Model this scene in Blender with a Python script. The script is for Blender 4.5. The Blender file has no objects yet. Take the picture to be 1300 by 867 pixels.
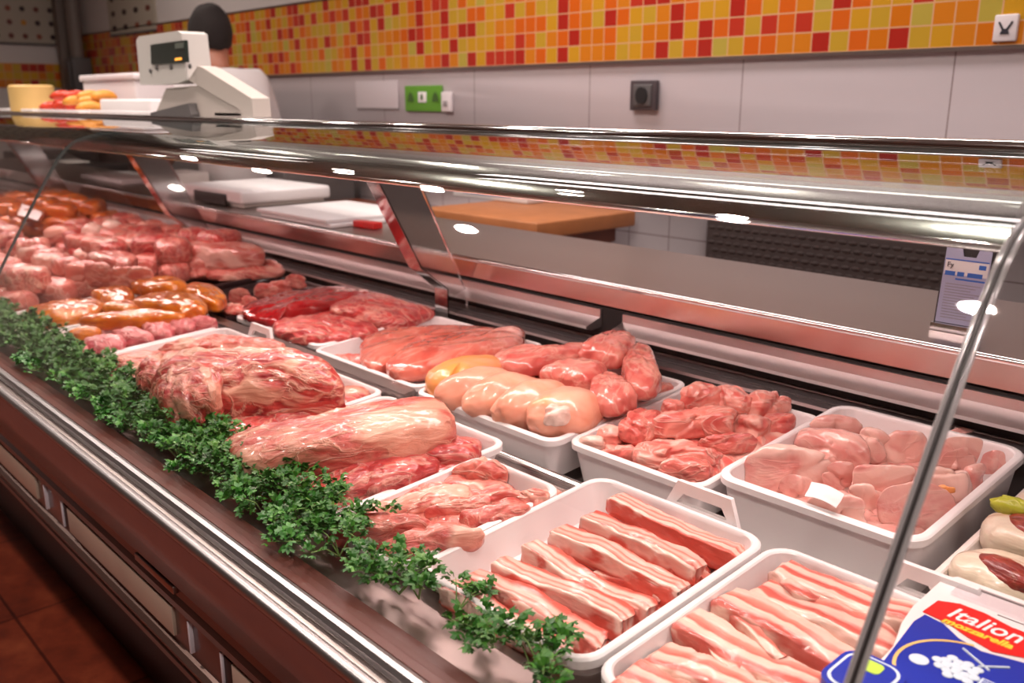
import bpy, bmesh, math, random
import numpy as np
from mathutils import Vector, noise, Matrix
R = math.radians
S = 0.87                      # all lengths below are turned into metres by this factor at the end
random.seed(4)
sc = bpy.context.scene
col = sc.collection

# ------------------------------------------------------------------ camera
CAM = np.array([0, 0, 1.55]); FPX = 1150.0
cd = bpy.data.cameras.new('camera'); cam = bpy.data.objects.new('camera', cd); col.objects.link(cam)
cam.location = CAM; cam.rotation_euler = (R(90 - 14.9), 0, R(47))
cd.sensor_width = 36; cd.lens = FPX / 1300 * 36; cd.clip_start = .01
cd.dof.use_dof = True; cd.dof.focus_distance = 1.35 * S; cd.dof.aperture_fstop = 5.6
sc.camera = cam
# ------------------------------------------------------------------ world, light, exposure
w = bpy.data.worlds.new('world'); sc.world = w; w.use_nodes = True
w.node_tree.nodes['Background'].inputs[0].default_value = (.9, .72, .66, 1)
w.node_tree.nodes['Background'].inputs[1].default_value = .23
sc.view_settings.view_transform = 'Standard'; sc.view_settings.look = 'None'
sc.view_settings.gamma = 1; sc.view_settings.use_curve_mapping = False
sc.view_settings.exposure = -0.08
def area(name, loc, sx, sy, energy, color, rot=(0, 0, 0), spread=180):
    l = bpy.data.lights.new(name, 'AREA'); l.shape = 'RECTANGLE'; l.size = sx * S; l.size_y = sy * S
    l.energy = energy; l.color = color; l.spread = R(spread)
    o = bpy.data.objects.new(name, l); col.objects.link(o); o.location = loc; o.rotation_euler = rot
    return o
PINK = (1, .66, .62)
area('case_lamp_light', (-1.35, 1.09, 1.428), 2.1, .05, 9.5, (1, .71, .67))
area('case_lamp_light', (-3.9, 1.09, 1.428), 2.4, .05, 9, (1, .64, .60))
area('case_lamp_light', (.75, 1.09, 1.428), 1.9, .05, 3, (1, .80, .76))
area('aisle_light_row', (-2.2, 2.35, 3.15), 2.6, .3, 34, (1, .88, .86))
area('aisle_light_row', (-6.0, 2.2, 3.15), 1.6, .3, 9, (1, .88, .80))
area('aisle_light_row', (.6, 2.0, 3.15), 1.0, .3, 5, (1, .90, .87))
LAMPS = [(-5.9, 1.0, 1), (-4.9, .75, 1), (-4.1, 1.2, 1), (-3.3, .8, 1), (-2.5, 1.3, 0), (-1.7, .9, 0), (-.7, 1.2, 0), (1.3, 1.0, 0), (-6.9, -.40, 0), (2.2, .6, 0), (-3.4, -.30, 0), (-1.0, -.30, 0), (.9, -.5, 0)]
for x_, y_, c_ in LAMPS:
    l = bpy.data.lights.new('shop_lamp_light', 'SPOT'); l.energy = 52 if y_ > 0 else 95; l.color = (1, .86, .78); l.spot_size = R(150); l.spot_blend = 1; l.shadow_soft_size = .045
    o = bpy.data.objects.new('shop_lamp_light', l); col.objects.link(o); o.location = (x_, y_, 3.2)

# ------------------------------------------------------------------ pixel rays (frame 1300x867) used to read true positions off the photo
_p = R(14.9); _y = R(43)
_fh = np.array([-math.cos(_y), math.sin(_y), 0]); _rt = np.array([math.sin(_y), math.cos(_y), 0])
_fw = _fh * math.cos(_p) + np.array([0, 0, -math.sin(_p)]); _up = np.cross(_rt, _fw)
def ray(x, y): return _fw * FPX + _rt * (x - 650) - _up * (y - 433.5)
def on_plane(x, y, z0, y0, t=.06):
    r = ray(x, y); s = (z0 - t * y0 - CAM[2]) / (r[2] - t * r[1]); return CAM + r * s
def at_y(x, y, Y): r = ray(x, y); return CAM + r * (Y / r[1])
CROP = {'P': (0, 0, 1), 'A': (0, 200, 3.2475), 'Z': (0, 380, 2.889), 'C': (250, 400, 2.889), 'F': (450, 380, 2.889), 'G': (380, 560, 4.333),
        'E': (690, 470, 4.333), 'K': (880, 490, 4.333), 'Q': (1050, 490, 5.192), 'L': (180, 340, 4.333), 'J': (350, 130, 2.6),
        'R': (520, 567, 2.889), 'B': (850, 567, 2.889), 'M': (500, 580, 4.333), 'T': (130, 240, 5.417), 'V': (0, 220, 6.19), 'S': (1150, 600, 5.42), 'N': (700, 667, 4.333)}

# ------------------------------------------------------------------ mesh helpers
WL = {}                                            # world location of every object
def link(name, verts, faces, m=None, parent=None, origin=None, smooth=True, mats=None, fm=None, rz=0):
    verts = [Vector(v) for v in verts]
    if origin is None:
        if parent is not None: origin = WL[parent.name]
        else:
            xs = [v.x for v in verts]; ys = [v.y for v in verts]; zs = [v.z for v in verts]
            origin = Vector(((min(xs) + max(xs)) / 2, (min(ys) + max(ys)) / 2, min(zs)))
    origin = Vector(origin)
    c, s = math.cos(-rz), math.sin(-rz)
    vv = []
    for v in verts:
        d = v - origin; vv.append((d.x * c - d.y * s, d.x * s + d.y * c, d.z))
    me = bpy.data.meshes.new(name); me.from_pydata(vv, [], faces); me.update()
    if smooth: me.polygons.foreach_set('use_smooth', [True] * len(me.polygons))
    for q in (mats or ([m] if m else [])): me.materials.append(q)
    if fm: me.polygons.foreach_set('material_index', fm)
    o = bpy.data.objects.new(name, me); col.objects.link(o)
    o.location = origin - (WL[parent.name] if parent is not None else Vector((0, 0, 0)))
    o.rotation_euler.z = rz
    WL[o.name] = origin
    if parent is not None: o.parent = parent
    return o
def tag(o, label=None, cat=None, group=None, kind=None):
    if label: o['label'] = label
    if cat: o['category'] = cat
    if group: o['group'] = group
    if kind: o['kind'] = kind
    return o
def empty(name, loc, label=None, cat=None, group=None):
    o = bpy.data.objects.new(name, None); col.objects.link(o); o.location = loc; o.empty_display_size = .05
    WL[o.name] = Vector(loc); return tag(o, label, cat, group)
class MB:
    def __init__(s): s.v = []; s.f = []; s.m = []
    def add(s, v, f, mi=0):
        n = len(s.v); s.v += [tuple(q) for q in v]; s.f += [tuple(i + n for i in q) for q in f]; s.m += [mi] * len(f); return s
    def box(s, x0, x1, y0, y1, z0, z1, b=0, mi=0):
        if b <= 0:
            v = [(x0, y0, z0), (x1, y0, z0), (x1, y1, z0), (x0, y1, z0), (x0, y0, z1), (x1, y0, z1), (x1, y1, z1), (x0, y1, z1)]
            return s.add(v, [(0, 3, 2, 1), (4, 5, 6, 7), (0, 1, 5, 4), (1, 2, 6, 5), (2, 3, 7, 6), (3, 0, 4, 7)], mi)
        bm = bmesh.new(); bmesh.ops.create_cube(bm, size=1)
        for q in bm.verts: q.co = Vector(((x0 + x1) / 2 + q.co.x * (x1 - x0), (y0 + y1) / 2 + q.co.y * (y1 - y0), (z0 + z1) / 2 + q.co.z * (z1 - z0)))
        bmesh.ops.bevel(bm, geom=bm.edges[:], offset=b, segments=3, affect='EDGES', profile=.5)
        bm.verts.index_update(); v = [q.co[:] for q in bm.verts]; f = [[k.index for k in q.verts] for q in bm.faces]; bm.free()
        return s.add(v, f, mi)
    def prism(s, poly, axis, a, b, mi=0):          # poly extruded along an axis; poly in the two other axes (xz for y, yz for x, xy for z)
        def P(p, t): return {'x': (t, p[0], p[1]), 'y': (p[0], t, p[1]), 'z': (p[0], p[1], t)}[axis]
        n = len(poly); v = [P(p, a) for p in poly] + [P(p, b) for p in poly]
        f = [(i, (i + 1) % n, (i + 1) % n + n, i + n) for i in range(n)] + [tuple(range(n - 1, -1, -1)), tuple(range(n, 2 * n))]
        return s.add(v, f, mi)
    def tube(s, pts, r, n=10, mi=0, cap=True):
        pts = [Vector(p) for p in pts]; rr = r if isinstance(r, (list, tuple)) else [r] * len(pts); v = []; f = []
        for i, p in enumerate(pts):
            d = (pts[min(i + 1, len(pts) - 1)] - pts[max(i - 1, 0)]).normalized()
            a = d.cross(Vector((0, 0, 1)));  a = a if a.length > .05 else d.cross(Vector((1, 0, 0)))
            a.normalize(); b = d.cross(a)
            for k in range(n): v.append(p + (a * math.cos(2 * math.pi * k / n) + b * math.sin(2 * math.pi * k / n)) * rr[i])
        for i in range(len(pts) - 1):
            for k in range(n): f.append((i * n + k, i * n + (k + 1) % n, (i + 1) * n + (k + 1) % n, (i + 1) * n + k))
        if cap: f += [tuple(range(n - 1, -1, -1)), tuple(range((len(pts) - 1) * n, len(pts) * n))]
        return s.add(v, f, mi)
    def lathe(s, c, prof, n=28, mi=0):
        v = []; f = []
        for r, z in prof:
            for k in range(n): v.append((c[0] + r * math.cos(2 * math.pi * k / n), c[1] + r * math.sin(2 * math.pi * k / n), c[2] + z))
        for i in range(len(prof) - 1):
            for k in range(n): f.append((i * n + k, i * n + (k + 1) % n, (i + 1) * n + (k + 1) % n, (i + 1) * n + k))
        f += [tuple(range(n - 1, -1, -1)), tuple(range((len(prof) - 1) * n, len(prof) * n))]
        return s.add(v, f, mi)
    def ell(s, c, r, n=16, mi=0, nz=0, seed=0):
        v = []; f = []
        for i in range(n + 1):
            th = math.pi * i / n
            for k in range(2 * n):
                ph = math.pi * k / n; d = Vector((math.sin(th) * math.cos(ph), math.sin(th) * math.sin(ph), math.cos(th)))
                q = 1 + (nz * noise.noise(d * 2.2 + Vector((seed, seed * .7, 0))) if nz else 0)
                v.append((c[0] + d.x * r[0] * q, c[1] + d.y * r[1] * q, c[2] + d.z * r[2] * q))
        m = 2 * n
        for i in range(n):
            for k in range(m): f.append((i * m + k, (i + 1) * m + k, (i + 1) * m + (k + 1) % m, i * m + (k + 1) % m))
        return s.add(v, f, mi)
    def build(s, name, m=None, parent=None, smooth=False, mats=None, **k):
        o = link(name, s.v, s.f, m, parent, smooth=True, mats=mats, fm=s.m if mats else None, **k)
        bm = bmesh.new(); bm.from_mesh(o.data); bmesh.ops.remove_doubles(bm, verts=bm.verts, dist=1e-6)
        bmesh.ops.recalc_face_normals(bm, faces=bm.faces)
        if not smooth:
            for e in bm.edges:
                if len(e.link_faces) == 2 and e.calc_face_angle(0) > .6: e.smooth = False
        bm.to_mesh(o.data); bm.free(); return o

# ------------------------------------------------------------------ materials
def newmat(name):
    m = bpy.data.materials.new(name); m.use_nodes = True; return m, m.node_tree.nodes, m.node_tree.links, m.node_tree.nodes['Principled BSDF']
def plain(name, c, rough=.5, metal=0, bump=0, bscale=60, var=0, **kw):
    m, n, l, b = newmat(name); b.inputs['Base Color'].default_value = (*c, 1); b.inputs['Roughness'].default_value = rough; b.inputs['Metallic'].default_value = metal
    for k, v in kw.items(): b.inputs[k.replace('_', ' ')].default_value = v
    tc = n.new('ShaderNodeTexCoord'); t = n.new('ShaderNodeTexNoise'); t.inputs['Scale'].default_value = bscale; t.inputs['Detail'].default_value = 4; l.new(tc.outputs['Object'], t.inputs['Vector'])
    if bump:
        bp = n.new('ShaderNodeBump'); bp.inputs['Strength'].default_value = bump; bp.inputs['Distance'].default_value = .002; l.new(t.outputs[0], bp.inputs['Height']); l.new(bp.outputs[0], b.inputs['Normal'])
    if var:
        mx = n.new('ShaderNodeMixRGB'); mx.inputs[1].default_value = (*[q * (1 - var) for q in c], 1); mx.inputs[2].default_value = (*[min(1, q * (1 + var)) for q in c], 1)
        l.new(t.outputs[0], mx.inputs[0]); l.new(mx.outputs[0], b.inputs['Base Color'])
    return m
def ramp(n, stops, interp='LINEAR'):
    r = n.new('ShaderNodeValToRGB'); r.color_ramp.interpolation = interp; e = r.color_ramp.elements
    while len(e) > 1: e.remove(e[-1])
    e[0].position = stops[0][0]; e[0].color = (*stops[0][1], 1)
    for p, c in stops[1:]: q = e.new(p); q.color = (*c, 1)
    return r
def math_(n, l, op, a, b=None, c=None):
    q = n.new('ShaderNodeMath'); q.operation = op
    for i, x in enumerate((a, b, c)):
        if x is None: continue
        if isinstance(x, (int, float)): q.inputs[i].default_value = x
        else: l.new(x, q.inputs[i])
    return q.outputs[0]
def coords(n, l, scale):
    tc = n.new('ShaderNodeTexCoord'); oi = n.new('ShaderNodeObjectInfo'); mp = n.new('ShaderNodeMapping'); mp.inputs['Scale'].default_value = scale
    rv = math_(n, l, 'MULTIPLY', oi.outputs['Random'], 37.0); cb = n.new('ShaderNodeCombineXYZ')
    for i in range(3): l.new(rv, cb.inputs[i])
    l.new(tc.outputs['Object'], mp.inputs['Vector']); l.new(cb.outputs[0], mp.inputs['Location']); return tc, oi, mp
def meat(name, dark, light, fat, vein=.5, patch=.6, k=1.0, stretch=3.2, rough=.30, coat=.5, sss=.05, bump=.45):
    m, n, l, b = newmat(name)
    tc, oi, mp = coords(n, l, (16 * k, 16 * k * stretch, 16 * k * stretch))
    t1 = n.new('ShaderNodeTexNoise'); t1.inputs['Scale'].default_value = 1.6; t1.inputs['Detail'].default_value = 6; t1.inputs['Distortion'].default_value = .6; l.new(mp.outputs[0], t1.inputs['Vector'])
    tc2, oi2, mp2 = coords(n, l, (7 * k, 15 * k, 15 * k))
    t2 = n.new('ShaderNodeTexNoise'); t2.inputs['Scale'].default_value = 1.5; t2.inputs['Detail'].default_value = 5; t2.inputs['Distortion'].default_value = 1.6; l.new(mp2.outputs[0], t2.inputs['Vector'])
    t3 = n.new('ShaderNodeTexNoise'); t3.inputs['Scale'].default_value = .8; t3.inputs['Detail'].default_value = 3; t3.inputs['Distortion'].default_value = .8; l.new(mp2.outputs[0], t3.inputs['Vector'])
    c1 = ramp(n, [(.38, dark), (.60, light)]); l.new(t1.outputs[0], c1.inputs[0])
    # veins: thin bands where the second noise crosses 0.5
    v = math_(n, l, 'ABSOLUTE', math_(n, l, 'SUBTRACT', t2.outputs[0], .5)); r2 = ramp(n, [(0, (vein,) * 3), (.022, (vein * .5,) * 3), (.06, (0,) * 3)]); l.new(v, r2.inputs[0])
    r3 = ramp(n, [(patch, (0,) * 3), (patch + .07, (.92,) * 3)]); l.new(t3.outputs[0], r3.inputs[0])
    fm = math_(n, l, 'MAXIMUM', r2.outputs[0], r3.outputs[0])
    mx = n.new('ShaderNodeMixRGB'); l.new(fm, mx.inputs[0]); l.new(c1.outputs[0], mx.inputs[1]); mx.inputs[2].default_value = (*fat, 1)
    l.new(mx.outputs[0], b.inputs['Base Color'])
    b.inputs['Roughness'].default_value = rough; b.inputs['Coat Weight'].default_value = coat; b.inputs['Coat Roughness'].default_value = .12
    b.inputs['Subsurface Weight'].default_value = sss; b.inputs['Subsurface Radius'].default_value = (.012, .004, .003); b.inputs['Subsurface Scale'].default_value = 1
    bp = n.new('ShaderNodeBump'); bp.inputs['Strength'].default_value = min(1, bump * 1.4); bp.inputs['Distance'].default_value = .008
    hh = math_(n, l, 'ADD', t1.outputs[0], math_(n, l, 'MULTIPLY', fm, .5)); l.new(hh, bp.inputs['Height']); l.new(bp.outputs[0], b.inputs['Normal'])
    return m
def layered(name, stripes, k, side, rough=.32):
    """stripes of fat and lean running lengthwise (local x), across local y; lower flank (z<0) is one colour"""
    m, n, l, b = newmat(name)
    tc, oi, mp = coords(n, l, (5, 10, 10))
    t = n.new('ShaderNodeTexNoise'); t.inputs['Scale'].default_value = 1.6; t.inputs['Detail'].default_value = 5; t.inputs['Distortion'].default_value = .5; l.new(mp.outputs[0], t.inputs['Vector'])
    tcf, oif, mpf = coords(n, l, (40, 160, 160)); tf = n.new('ShaderNodeTexNoise'); tf.inputs['Scale'].default_value = 1; tf.inputs['Detail'].default_value = 4; l.new(mpf.outputs[0], tf.inputs['Vector'])
    sp = n.new('ShaderNodeSeparateXYZ'); l.new(tc.outputs['Object'], sp.inputs[0])
    a = math_(n, l, 'MULTIPLY_ADD', sp.outputs[1], k, .5)
    a = math_(n, l, 'MULTIPLY_ADD', math_(n, l, 'SUBTRACT', t.outputs[0], .5), .55, a)
    a = math_(n, l, 'MULTIPLY_ADD', math_(n, l, 'SUBTRACT', oi.outputs['Random'], .5), .25, a)
    r = ramp(n, stripes); l.new(a, r.inputs[0])
    g = math_(n, l, 'MULTIPLY_ADD', math_(n, l, 'SUBTRACT', t.outputs[0], .5), .01, sp.outputs[2])
    rz = ramp(n, [(.0, (1,) * 3), (.3, (0,) * 3)]); l.new(math_(n, l, 'MULTIPLY_ADD', g, 60, .3), rz.inputs[0])
    mx = n.new('ShaderNodeMixRGB'); l.new(rz.outputs[0], mx.inputs[0]); l.new(r.outputs[0], mx.inputs[1]); mx.inputs[2].default_value = (*side, 1)
    m2 = n.new('ShaderNodeMixRGB'); m2.blend_type = 'MULTIPLY'; m2.inputs[0].default_value = .35; l.new(mx.outputs[0], m2.inputs[1])
    rf = ramp(n, [(.3, (.75, .6, .6)), (.6, (1, 1, 1))]); l.new(tf.outputs[0], rf.inputs[0]); l.new(rf.outputs[0], m2.inputs[2]); l.new(m2.outputs[0], b.inputs['Base Color'])
    b.inputs['Roughness'].default_value = rough; b.inputs['Coat Weight'].default_value = .4; b.inputs['Coat Roughness'].default_value = .15
    b.inputs['Subsurface Weight'].default_value = .05; b.inputs['Subsurface Radius'].default_value = (.012, .004, .003); b.inputs['Subsurface Scale'].default_value = 1
    bp = n.new('ShaderNodeBump'); bp.inputs['Strength'].default_value = .4; bp.inputs['Distance'].default_value = .003; l.new(math_(n, l, 'ADD', tf.outputs[0], r.outputs[0]), bp.inputs['Height']); l.new(bp.outputs[0], b.inputs['Normal'])
    return m
FAT = (.80, .44, .34); WFAT = (.80, .50, .42)
M = dict(
    pork=meat('pork', (.50, .065, .055), (.70, .19, .15), FAT, .55, .62),
    porkfat=meat('pork_fatty', (.54, .08, .065), (.72, .22, .17), FAT, .9, .52),
    beef=meat('beef', (.36, .022, .026), (.58, .075, .065), FAT, .6, .64, 1.1),
    beeffat=meat('beef_fatty', (.33, .018, .022), (.58, .075, .06), (.74, .38, .27), .9, .52, .9),
    loin=meat('loin_fat', (.46, .06, .05), (.62, .14, .11), (.74, .38, .27), .9, .51, .9),
    steak=meat('pork_steak', (.52, .09, .065), (.66, .17, .12), FAT, .4, .66, .6, 1.5, .2, .8, .05, .2),
    bird=meat('poultry', (.70, .27, .24), (.80, .44, .38), (.83, .57, .49), .35, .54, .8, 1.15, .22, .8, .06, .28),
    turkey=meat('turkey', (.62, .11, .09), (.78, .28, .22), (.84, .52, .43), .7, .54, 1.0, 1.6, bump=.4),
    skin=meat('poultry_skin', (.72, .29, .19), (.80, .40, .28), (.80, .36, .12), .1, .60, .5, 1.3, .3, .5, .08, .25),
    skiny=meat('poultry_skin_yellow', (.76, .34, .16), (.78, .32, .07), (.80, .28, .04), .1, .55, .5, 1.3, .3, .5, .08, .25),
    liver=meat('liver', (.22, .004, .007), (.36, .008, .012), (.7, .25, .2), .08, .75, .6, 1.6, .12, 1, .04, .2),
    orange=meat('orange_marinade', (.50, .10, .008), (.70, .21, .018), (.78, .33, .06), .15, .66, .8, 1.6, .14, 1, .05, .4),
    bone=meat('bone', (.72, .46, .38), (.84, .64, .55), (.9, .8, .74), .2, .6, .8, 1.2, .25),
    shank=meat('shank_meat', (.60, .12, .10), (.74, .25, .20), FAT, .6, .62, .7, 1.5, .24, .7, .05, .22),
    gizzard=meat('gizzard', (.50, .07, .09), (.70, .22, .22), (.82, .50, .44), .5, .6, 1.2, 1.4),
    cube=meat('belly_cube', (.54, .11, .09), (.68, .22, .17), (.82, .52, .44), .6, .56, .8, 1.6),
    ham=meat('dark_ham', (.16, .012, .008), (.28, .03, .02), (.5, .2, .1), .2, .68, 1.4),
    rib=layered('rib_layers', [(0, (.62, .10, .07)), (.14, (.66, .13, .095)), (.18, WFAT), (.30, (.86, .62, .52)), (.33, (.62, .14, .11)), (.38, (.72, .28, .22)), (.46, WFAT), (.56, (.64, .16, .12)), (.60, (.80, .42, .34)), (.70, WFAT), (.80, (.62, .11, .08)), (1, (.60, .09, .065))], 22, (.70, .13, .09)),
    belly=layered('belly_layers', [(0, WFAT), (.2, (.84, .58, .48)), (.24, (.62, .15, .115)), (.34, (.58, .10, .08)), (.42, WFAT), (.54, (.84, .56, .46)), (.58, (.60, .13, .10)), (.70, (.70, .26, .20)), (.76, WFAT), (1, (.84, .58, .48))], 16, (.70, .20, .14)),
    bacon=layered('bacon_wrap', [(0, (.66, .58, .44)), (.5, (.70, .62, .50)), (.6, (.52, .36, .25)), (.7, (.68, .60, .47)), (1, (.66, .56, .42))], 16, (.56, .46, .33)),
    plastic=plain('white_plastic', (.80, .76, .76), .33), plastic_old=plain('cream_plastic', (.78, .72, .68), .4),
    dark_plastic=plain('dark_tray', (.035, .018, .02), .25), black=plain('black', (.012, .011, .012), .5), gap=plain('dark_gap', (.01, .008, .008), .8),
    steel=plain('brushed_steel', (.62, .60, .59), .20, 1, .08, 40), mirror=plain('polished_steel', (.66, .63, .62), .10, 1, .05, 9),
    chrome=plain('chrome', (.82, .82, .82), .08, 1), hood=plain('hood_steel', (.30, .32, .29), .14, 1, .5, 5), satin=plain('satin_steel', (.40, .34, .32), .34, 1, .06, 60), fascia=plain('fascia_steel', (.72, .62, .60), .22, 1, .25, 7), louvre=plain('louvre_steel', (.78, .74, .74), .30, .95),
)
M['brownmar'] = meat('red_marinade', (.40, .06, .010), (.68, .19, .022), (.6, .12, .02), .2, .6, 1, 1.6, .2, .8, .05, .4)
M['bronze'] = plain('brown_panel', (.070, .018, .012), .28, 0, .1, 30, .15, Coat_Weight=.4)
M['bronze_lt'] = plain('brown_bumper', (.15, .06, .055), .32, 0, .1, 30, .1, Coat_Weight=.5)
M['bronze_rail'] = plain('brown_rail', (.20, .13, .11), .3, .7); M['mark'] = plain('white_mark', (.7, .68, .75), .3); M['railsteel'] = plain('rail_steel', (.46, .44, .44), .34, 1); M['lip'] = plain('brown_lip', (.10, .030, .022), .3)
M['bronze_dk'] = plain('dark_brown', (.030, .010, .008), .35)
M['grille'] = plain('warm_grey_window', (.50, .42, .34), .3, .1, var=.2, bscale=8)
M['wood'] = plain('chopping_wood', (.42, .15, .05), .5, 0, .2, 14, .25)
M['wood_dk'] = plain('chopping_wood_side', (.20, .045, .018), .5, 0, .2, 14, .25)
M['board'] = plain('white_board', (.82, .79, .80), .45)
M['machine'] = plain('beige_plastic', (.52, .46, .42), .45); M['machine_lt'] = plain('light_grey_plastic', (.60, .57, .54), .42)
M['grey'] = plain('dark_grey_metal', (.10, .09, .09), .5); M['screen'] = plain('screen_glass', (.02, .03, .025), .12); M['screen_grey'] = plain('screen_grey', (.12, .14, .12), .3)
M['cheese'] = plain('cheese', (.72, .47, .17), .5, var=.1, bscale=12); M['foam'] = plain('white_foam', (.74, .68, .69), .6)
M['paper'] = plain('paper', (.80, .76, .76), .5); M['hair'] = plain('dark_hair', (.010, .005, .004), .85, 0, 1, 120); M['skin_p'] = plain('person_skin', (.36, .14, .085), .5, Subsurface_Weight=.05)
M['shirt'] = plain('white_shirt', (.66, .62, .62), .8, 0, .3, 20); M['trouser'] = plain('trousers', (.05, .05, .06), .8)
M['redplastic'] = plain('red_label', (.72, .015, .015), .3); M['blue'] = plain('blue_label', (.012, .03, .36), .25); M['gold'] = plain('gold_line', (.72, .50, .16), .4)
M['yellow'] = plain('yellow_ink', (.95, .62, .05), .4); M['white'] = plain('white_ink', (.86, .84, .84), .4); M['ballwhite'] = plain('pale_blue_white', (.62, .72, .82), .4); M['lime'] = plain('lime_ink', (.45, .66, .06), .4)
M['sockets'] = plain('dark_socket', (.065, .05, .055), .4); M['black_ink'] = plain('black_ink', (.02, .02, .03), .5); M['blue_ink'] = plain('blue_ink', (.015, .13, .55), .4); M['lav'] = plain('leaflet_lavender', (.42, .44, .62), .35)
M['green'] = plain('green_sign', (.12, .33, .03), .4); M['green_dk'] = plain('green_sign_dark', (.05, .12, .02), .4)
M['sausage'] = plain('red_sausage', (.62, .05, .02), .3, var=.3, bscale=20); M['ochre'] = plain('ochre_sausage', (.80, .33, .05), .35, var=.2, bscale=20)
M['leek'] = plain('green_leek', (.42, .46, .04), .35, var=.3, bscale=40)
M['dust'] = plain('grey_film', (.3, .27, .27), .6)
def emis(name, c, s):
    m, n, l, b = newmat(name); b.inputs['Base Color'].default_value = (*c, 1); b.inputs['Emission Color'].default_value = (*c, 1); b.inputs['Emission Strength'].default_value = s; return m
M['lamp'] = emis('lamp_glow', (1, .86, .74), 9); M['lampc'] = emis('cool_lamp_glow', (.72, 1, .95), 12); M['tubelamp'] = emis('tube_glow', (1, .80, .76), 5)
def glassmat(name, tint, ior, edge=0):
    m, n, l, b = newmat(name); n.remove(b)
    tr = n.new('ShaderNodeBsdfTransparent'); tr.inputs[0].default_value = (*tint, 1); gl = n.new('ShaderNodeBsdfGlossy'); gl.inputs['Roughness'].default_value = .015
    fr = n.new('ShaderNodeFresnel'); ge = n.new('ShaderNodeNewGeometry'); l.new(math_(n, l, 'MULTIPLY_ADD', ge.outputs['Backfacing'], 1 / ior - ior, ior), fr.inputs[0]); mx = n.new('ShaderNodeMixShader')
    l.new(fr.outputs[0], mx.inputs[0]); l.new(tr.outputs[0], mx.inputs[1]); l.new(gl.outputs[0], mx.inputs[2]); l.new(mx.outputs[0], n['Material Output'].inputs[0]); return m
M['glass'] = glassmat('clear_glass', (.985, .995, .99), 1.5); M['film'] = glassmat('clear_film', (.97, .96, .97), 1.35)
M['glass_edge'] = plain('glass_edge', (.10, .13, .13), .12, .3); M['glass_lip'] = plain('pale_glass_lip', (.50, .47, .48), .12, .35); M['joint_dk'] = plain('joint_seal', (.03, .025, .025), .3)
# parsley
m, n, l, b = newmat('parsley_green'); tc, oi, mp = coords(n, l, (60, 60, 60)); t = n.new('ShaderNodeTexNoise'); t.inputs['Scale'].default_value = 1; l.new(mp.outputs[0], t.inputs['Vector'])
r = ramp(n, [(.3, (.012, .075, .008)), (.5, (.030, .16, .015)), (.72, (.10, .28, .035))]); l.new(t.outputs[0], r.inputs[0]); l.new(r.outputs[0], b.inputs['Base Color']); b.inputs['Roughness'].default_value = .38
M['parsley'] = m; M['stem'] = plain('parsley_stem', (.22, .38, .10), .4)
# mosaic tiles
def mosaic(name, size, x0, z0, ax=0, dim=1):
    m, n, l, b = newmat(name); tc = n.new('ShaderNodeTexCoord'); sp = n.new('ShaderNodeSeparateXYZ'); l.new(tc.outputs['Object'], sp.inputs[0])
    u = math_(n, l, 'DIVIDE', sp.outputs[ax], size); v = math_(n, l, 'DIVIDE', sp.outputs[2], size)
    cb = n.new('ShaderNodeCombineXYZ'); l.new(math_(n, l, 'FLOOR', u), cb.inputs[0]); l.new(math_(n, l, 'FLOOR', v), cb.inputs[1])
    wn = n.new('ShaderNodeTexWhiteNoise'); wn.noise_dimensions = '2D'; l.new(cb.outputs[0], wn.inputs['Vector'])
    r = ramp(n, [(0, (.62, .20, .015)), (.17, (.58, .30, .02)), (.36, (.52, .32, .03)), (.48, (.63, .12, .012)), (.66, (.60, .165, .01)), (.74, (.40, .025, .015)), (.88, (.48, .04, .02)), (.95, (.46, .36, .06))], 'CONSTANT'); l.new(wn.outputs[0], r.inputs[0])
    fu = math_(n, l, 'FRACT', u); fv = math_(n, l, 'FRACT', v)
    du = math_(n, l, 'MINIMUM', fu, math_(n, l, 'SUBTRACT', 1.0, fu)); dv = math_(n, l, 'MINIMUM', fv, math_(n, l, 'SUBTRACT', 1.0, fv))
    g = math_(n, l, 'LESS_THAN', math_(n, l, 'MINIMUM', du, dv), .035)
    mx = n.new('ShaderNodeMixRGB'); l.new(g, mx.inputs[0]); l.new(r.outputs[0], mx.inputs[1]); mx.inputs[2].default_value = (.62, .34, .17, 1); l.new(mx.outputs[0], b.inputs['Base Color'])
    l.new(math_(n, l, 'MULTIPLY_ADD', g, .5, .22), b.inputs['Roughness']); return m
def panel_wall(name, c, sx, ox, sz, oz, rough):
    m, n, l, b = newmat(name); tc = n.new('ShaderNodeTexCoord'); sp = n.new('ShaderNodeSeparateXYZ'); l.new(tc.outputs['Object'], sp.inputs[0])
    fu = math_(n, l, 'FRACT', math_(n, l, 'DIVIDE', math_(n, l, 'SUBTRACT', sp.outputs[0], ox), sx)); fz = math_(n, l, 'FRACT', math_(n, l, 'DIVIDE', math_(n, l, 'SUBTRACT', sp.outputs[2], oz), sz))
    g = math_(n, l, 'MAXIMUM', math_(n, l, 'LESS_THAN', fu, .004 / sx), math_(n, l, 'LESS_THAN', fz, .004 / sz))
    mx = n.new('ShaderNodeMixRGB'); l.new(g, mx.inputs[0]); mx.inputs[1].default_value = (*c, 1); mx.inputs[2].default_value = (.26, .20, .20, 1); l.new(mx.outputs[0], b.inputs['Base Color']); b.inputs['Roughness'].default_value = rough
    return m
M['mosaic'] = mosaic('mosaic_tiles', .0655 * S, 0, 0); M['mosaic_side'] = mosaic('mosaic_tiles_side', .0655 * S, 0, 0, 1)
M['wall'] = panel_wall('glazed_wall', (.56, .50, .52), .734 * S, -1.171 * S, 5, -2, .16)
M['wall_low'] = panel_wall('lower_wall_tiles', (.56, .50, .52), .204 * S, -1.995 * S, .165 * S, 1.024 * S, .25)
M['wall_up'] = plain('upper_wall', (.62, .56, .54), .45)
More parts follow.
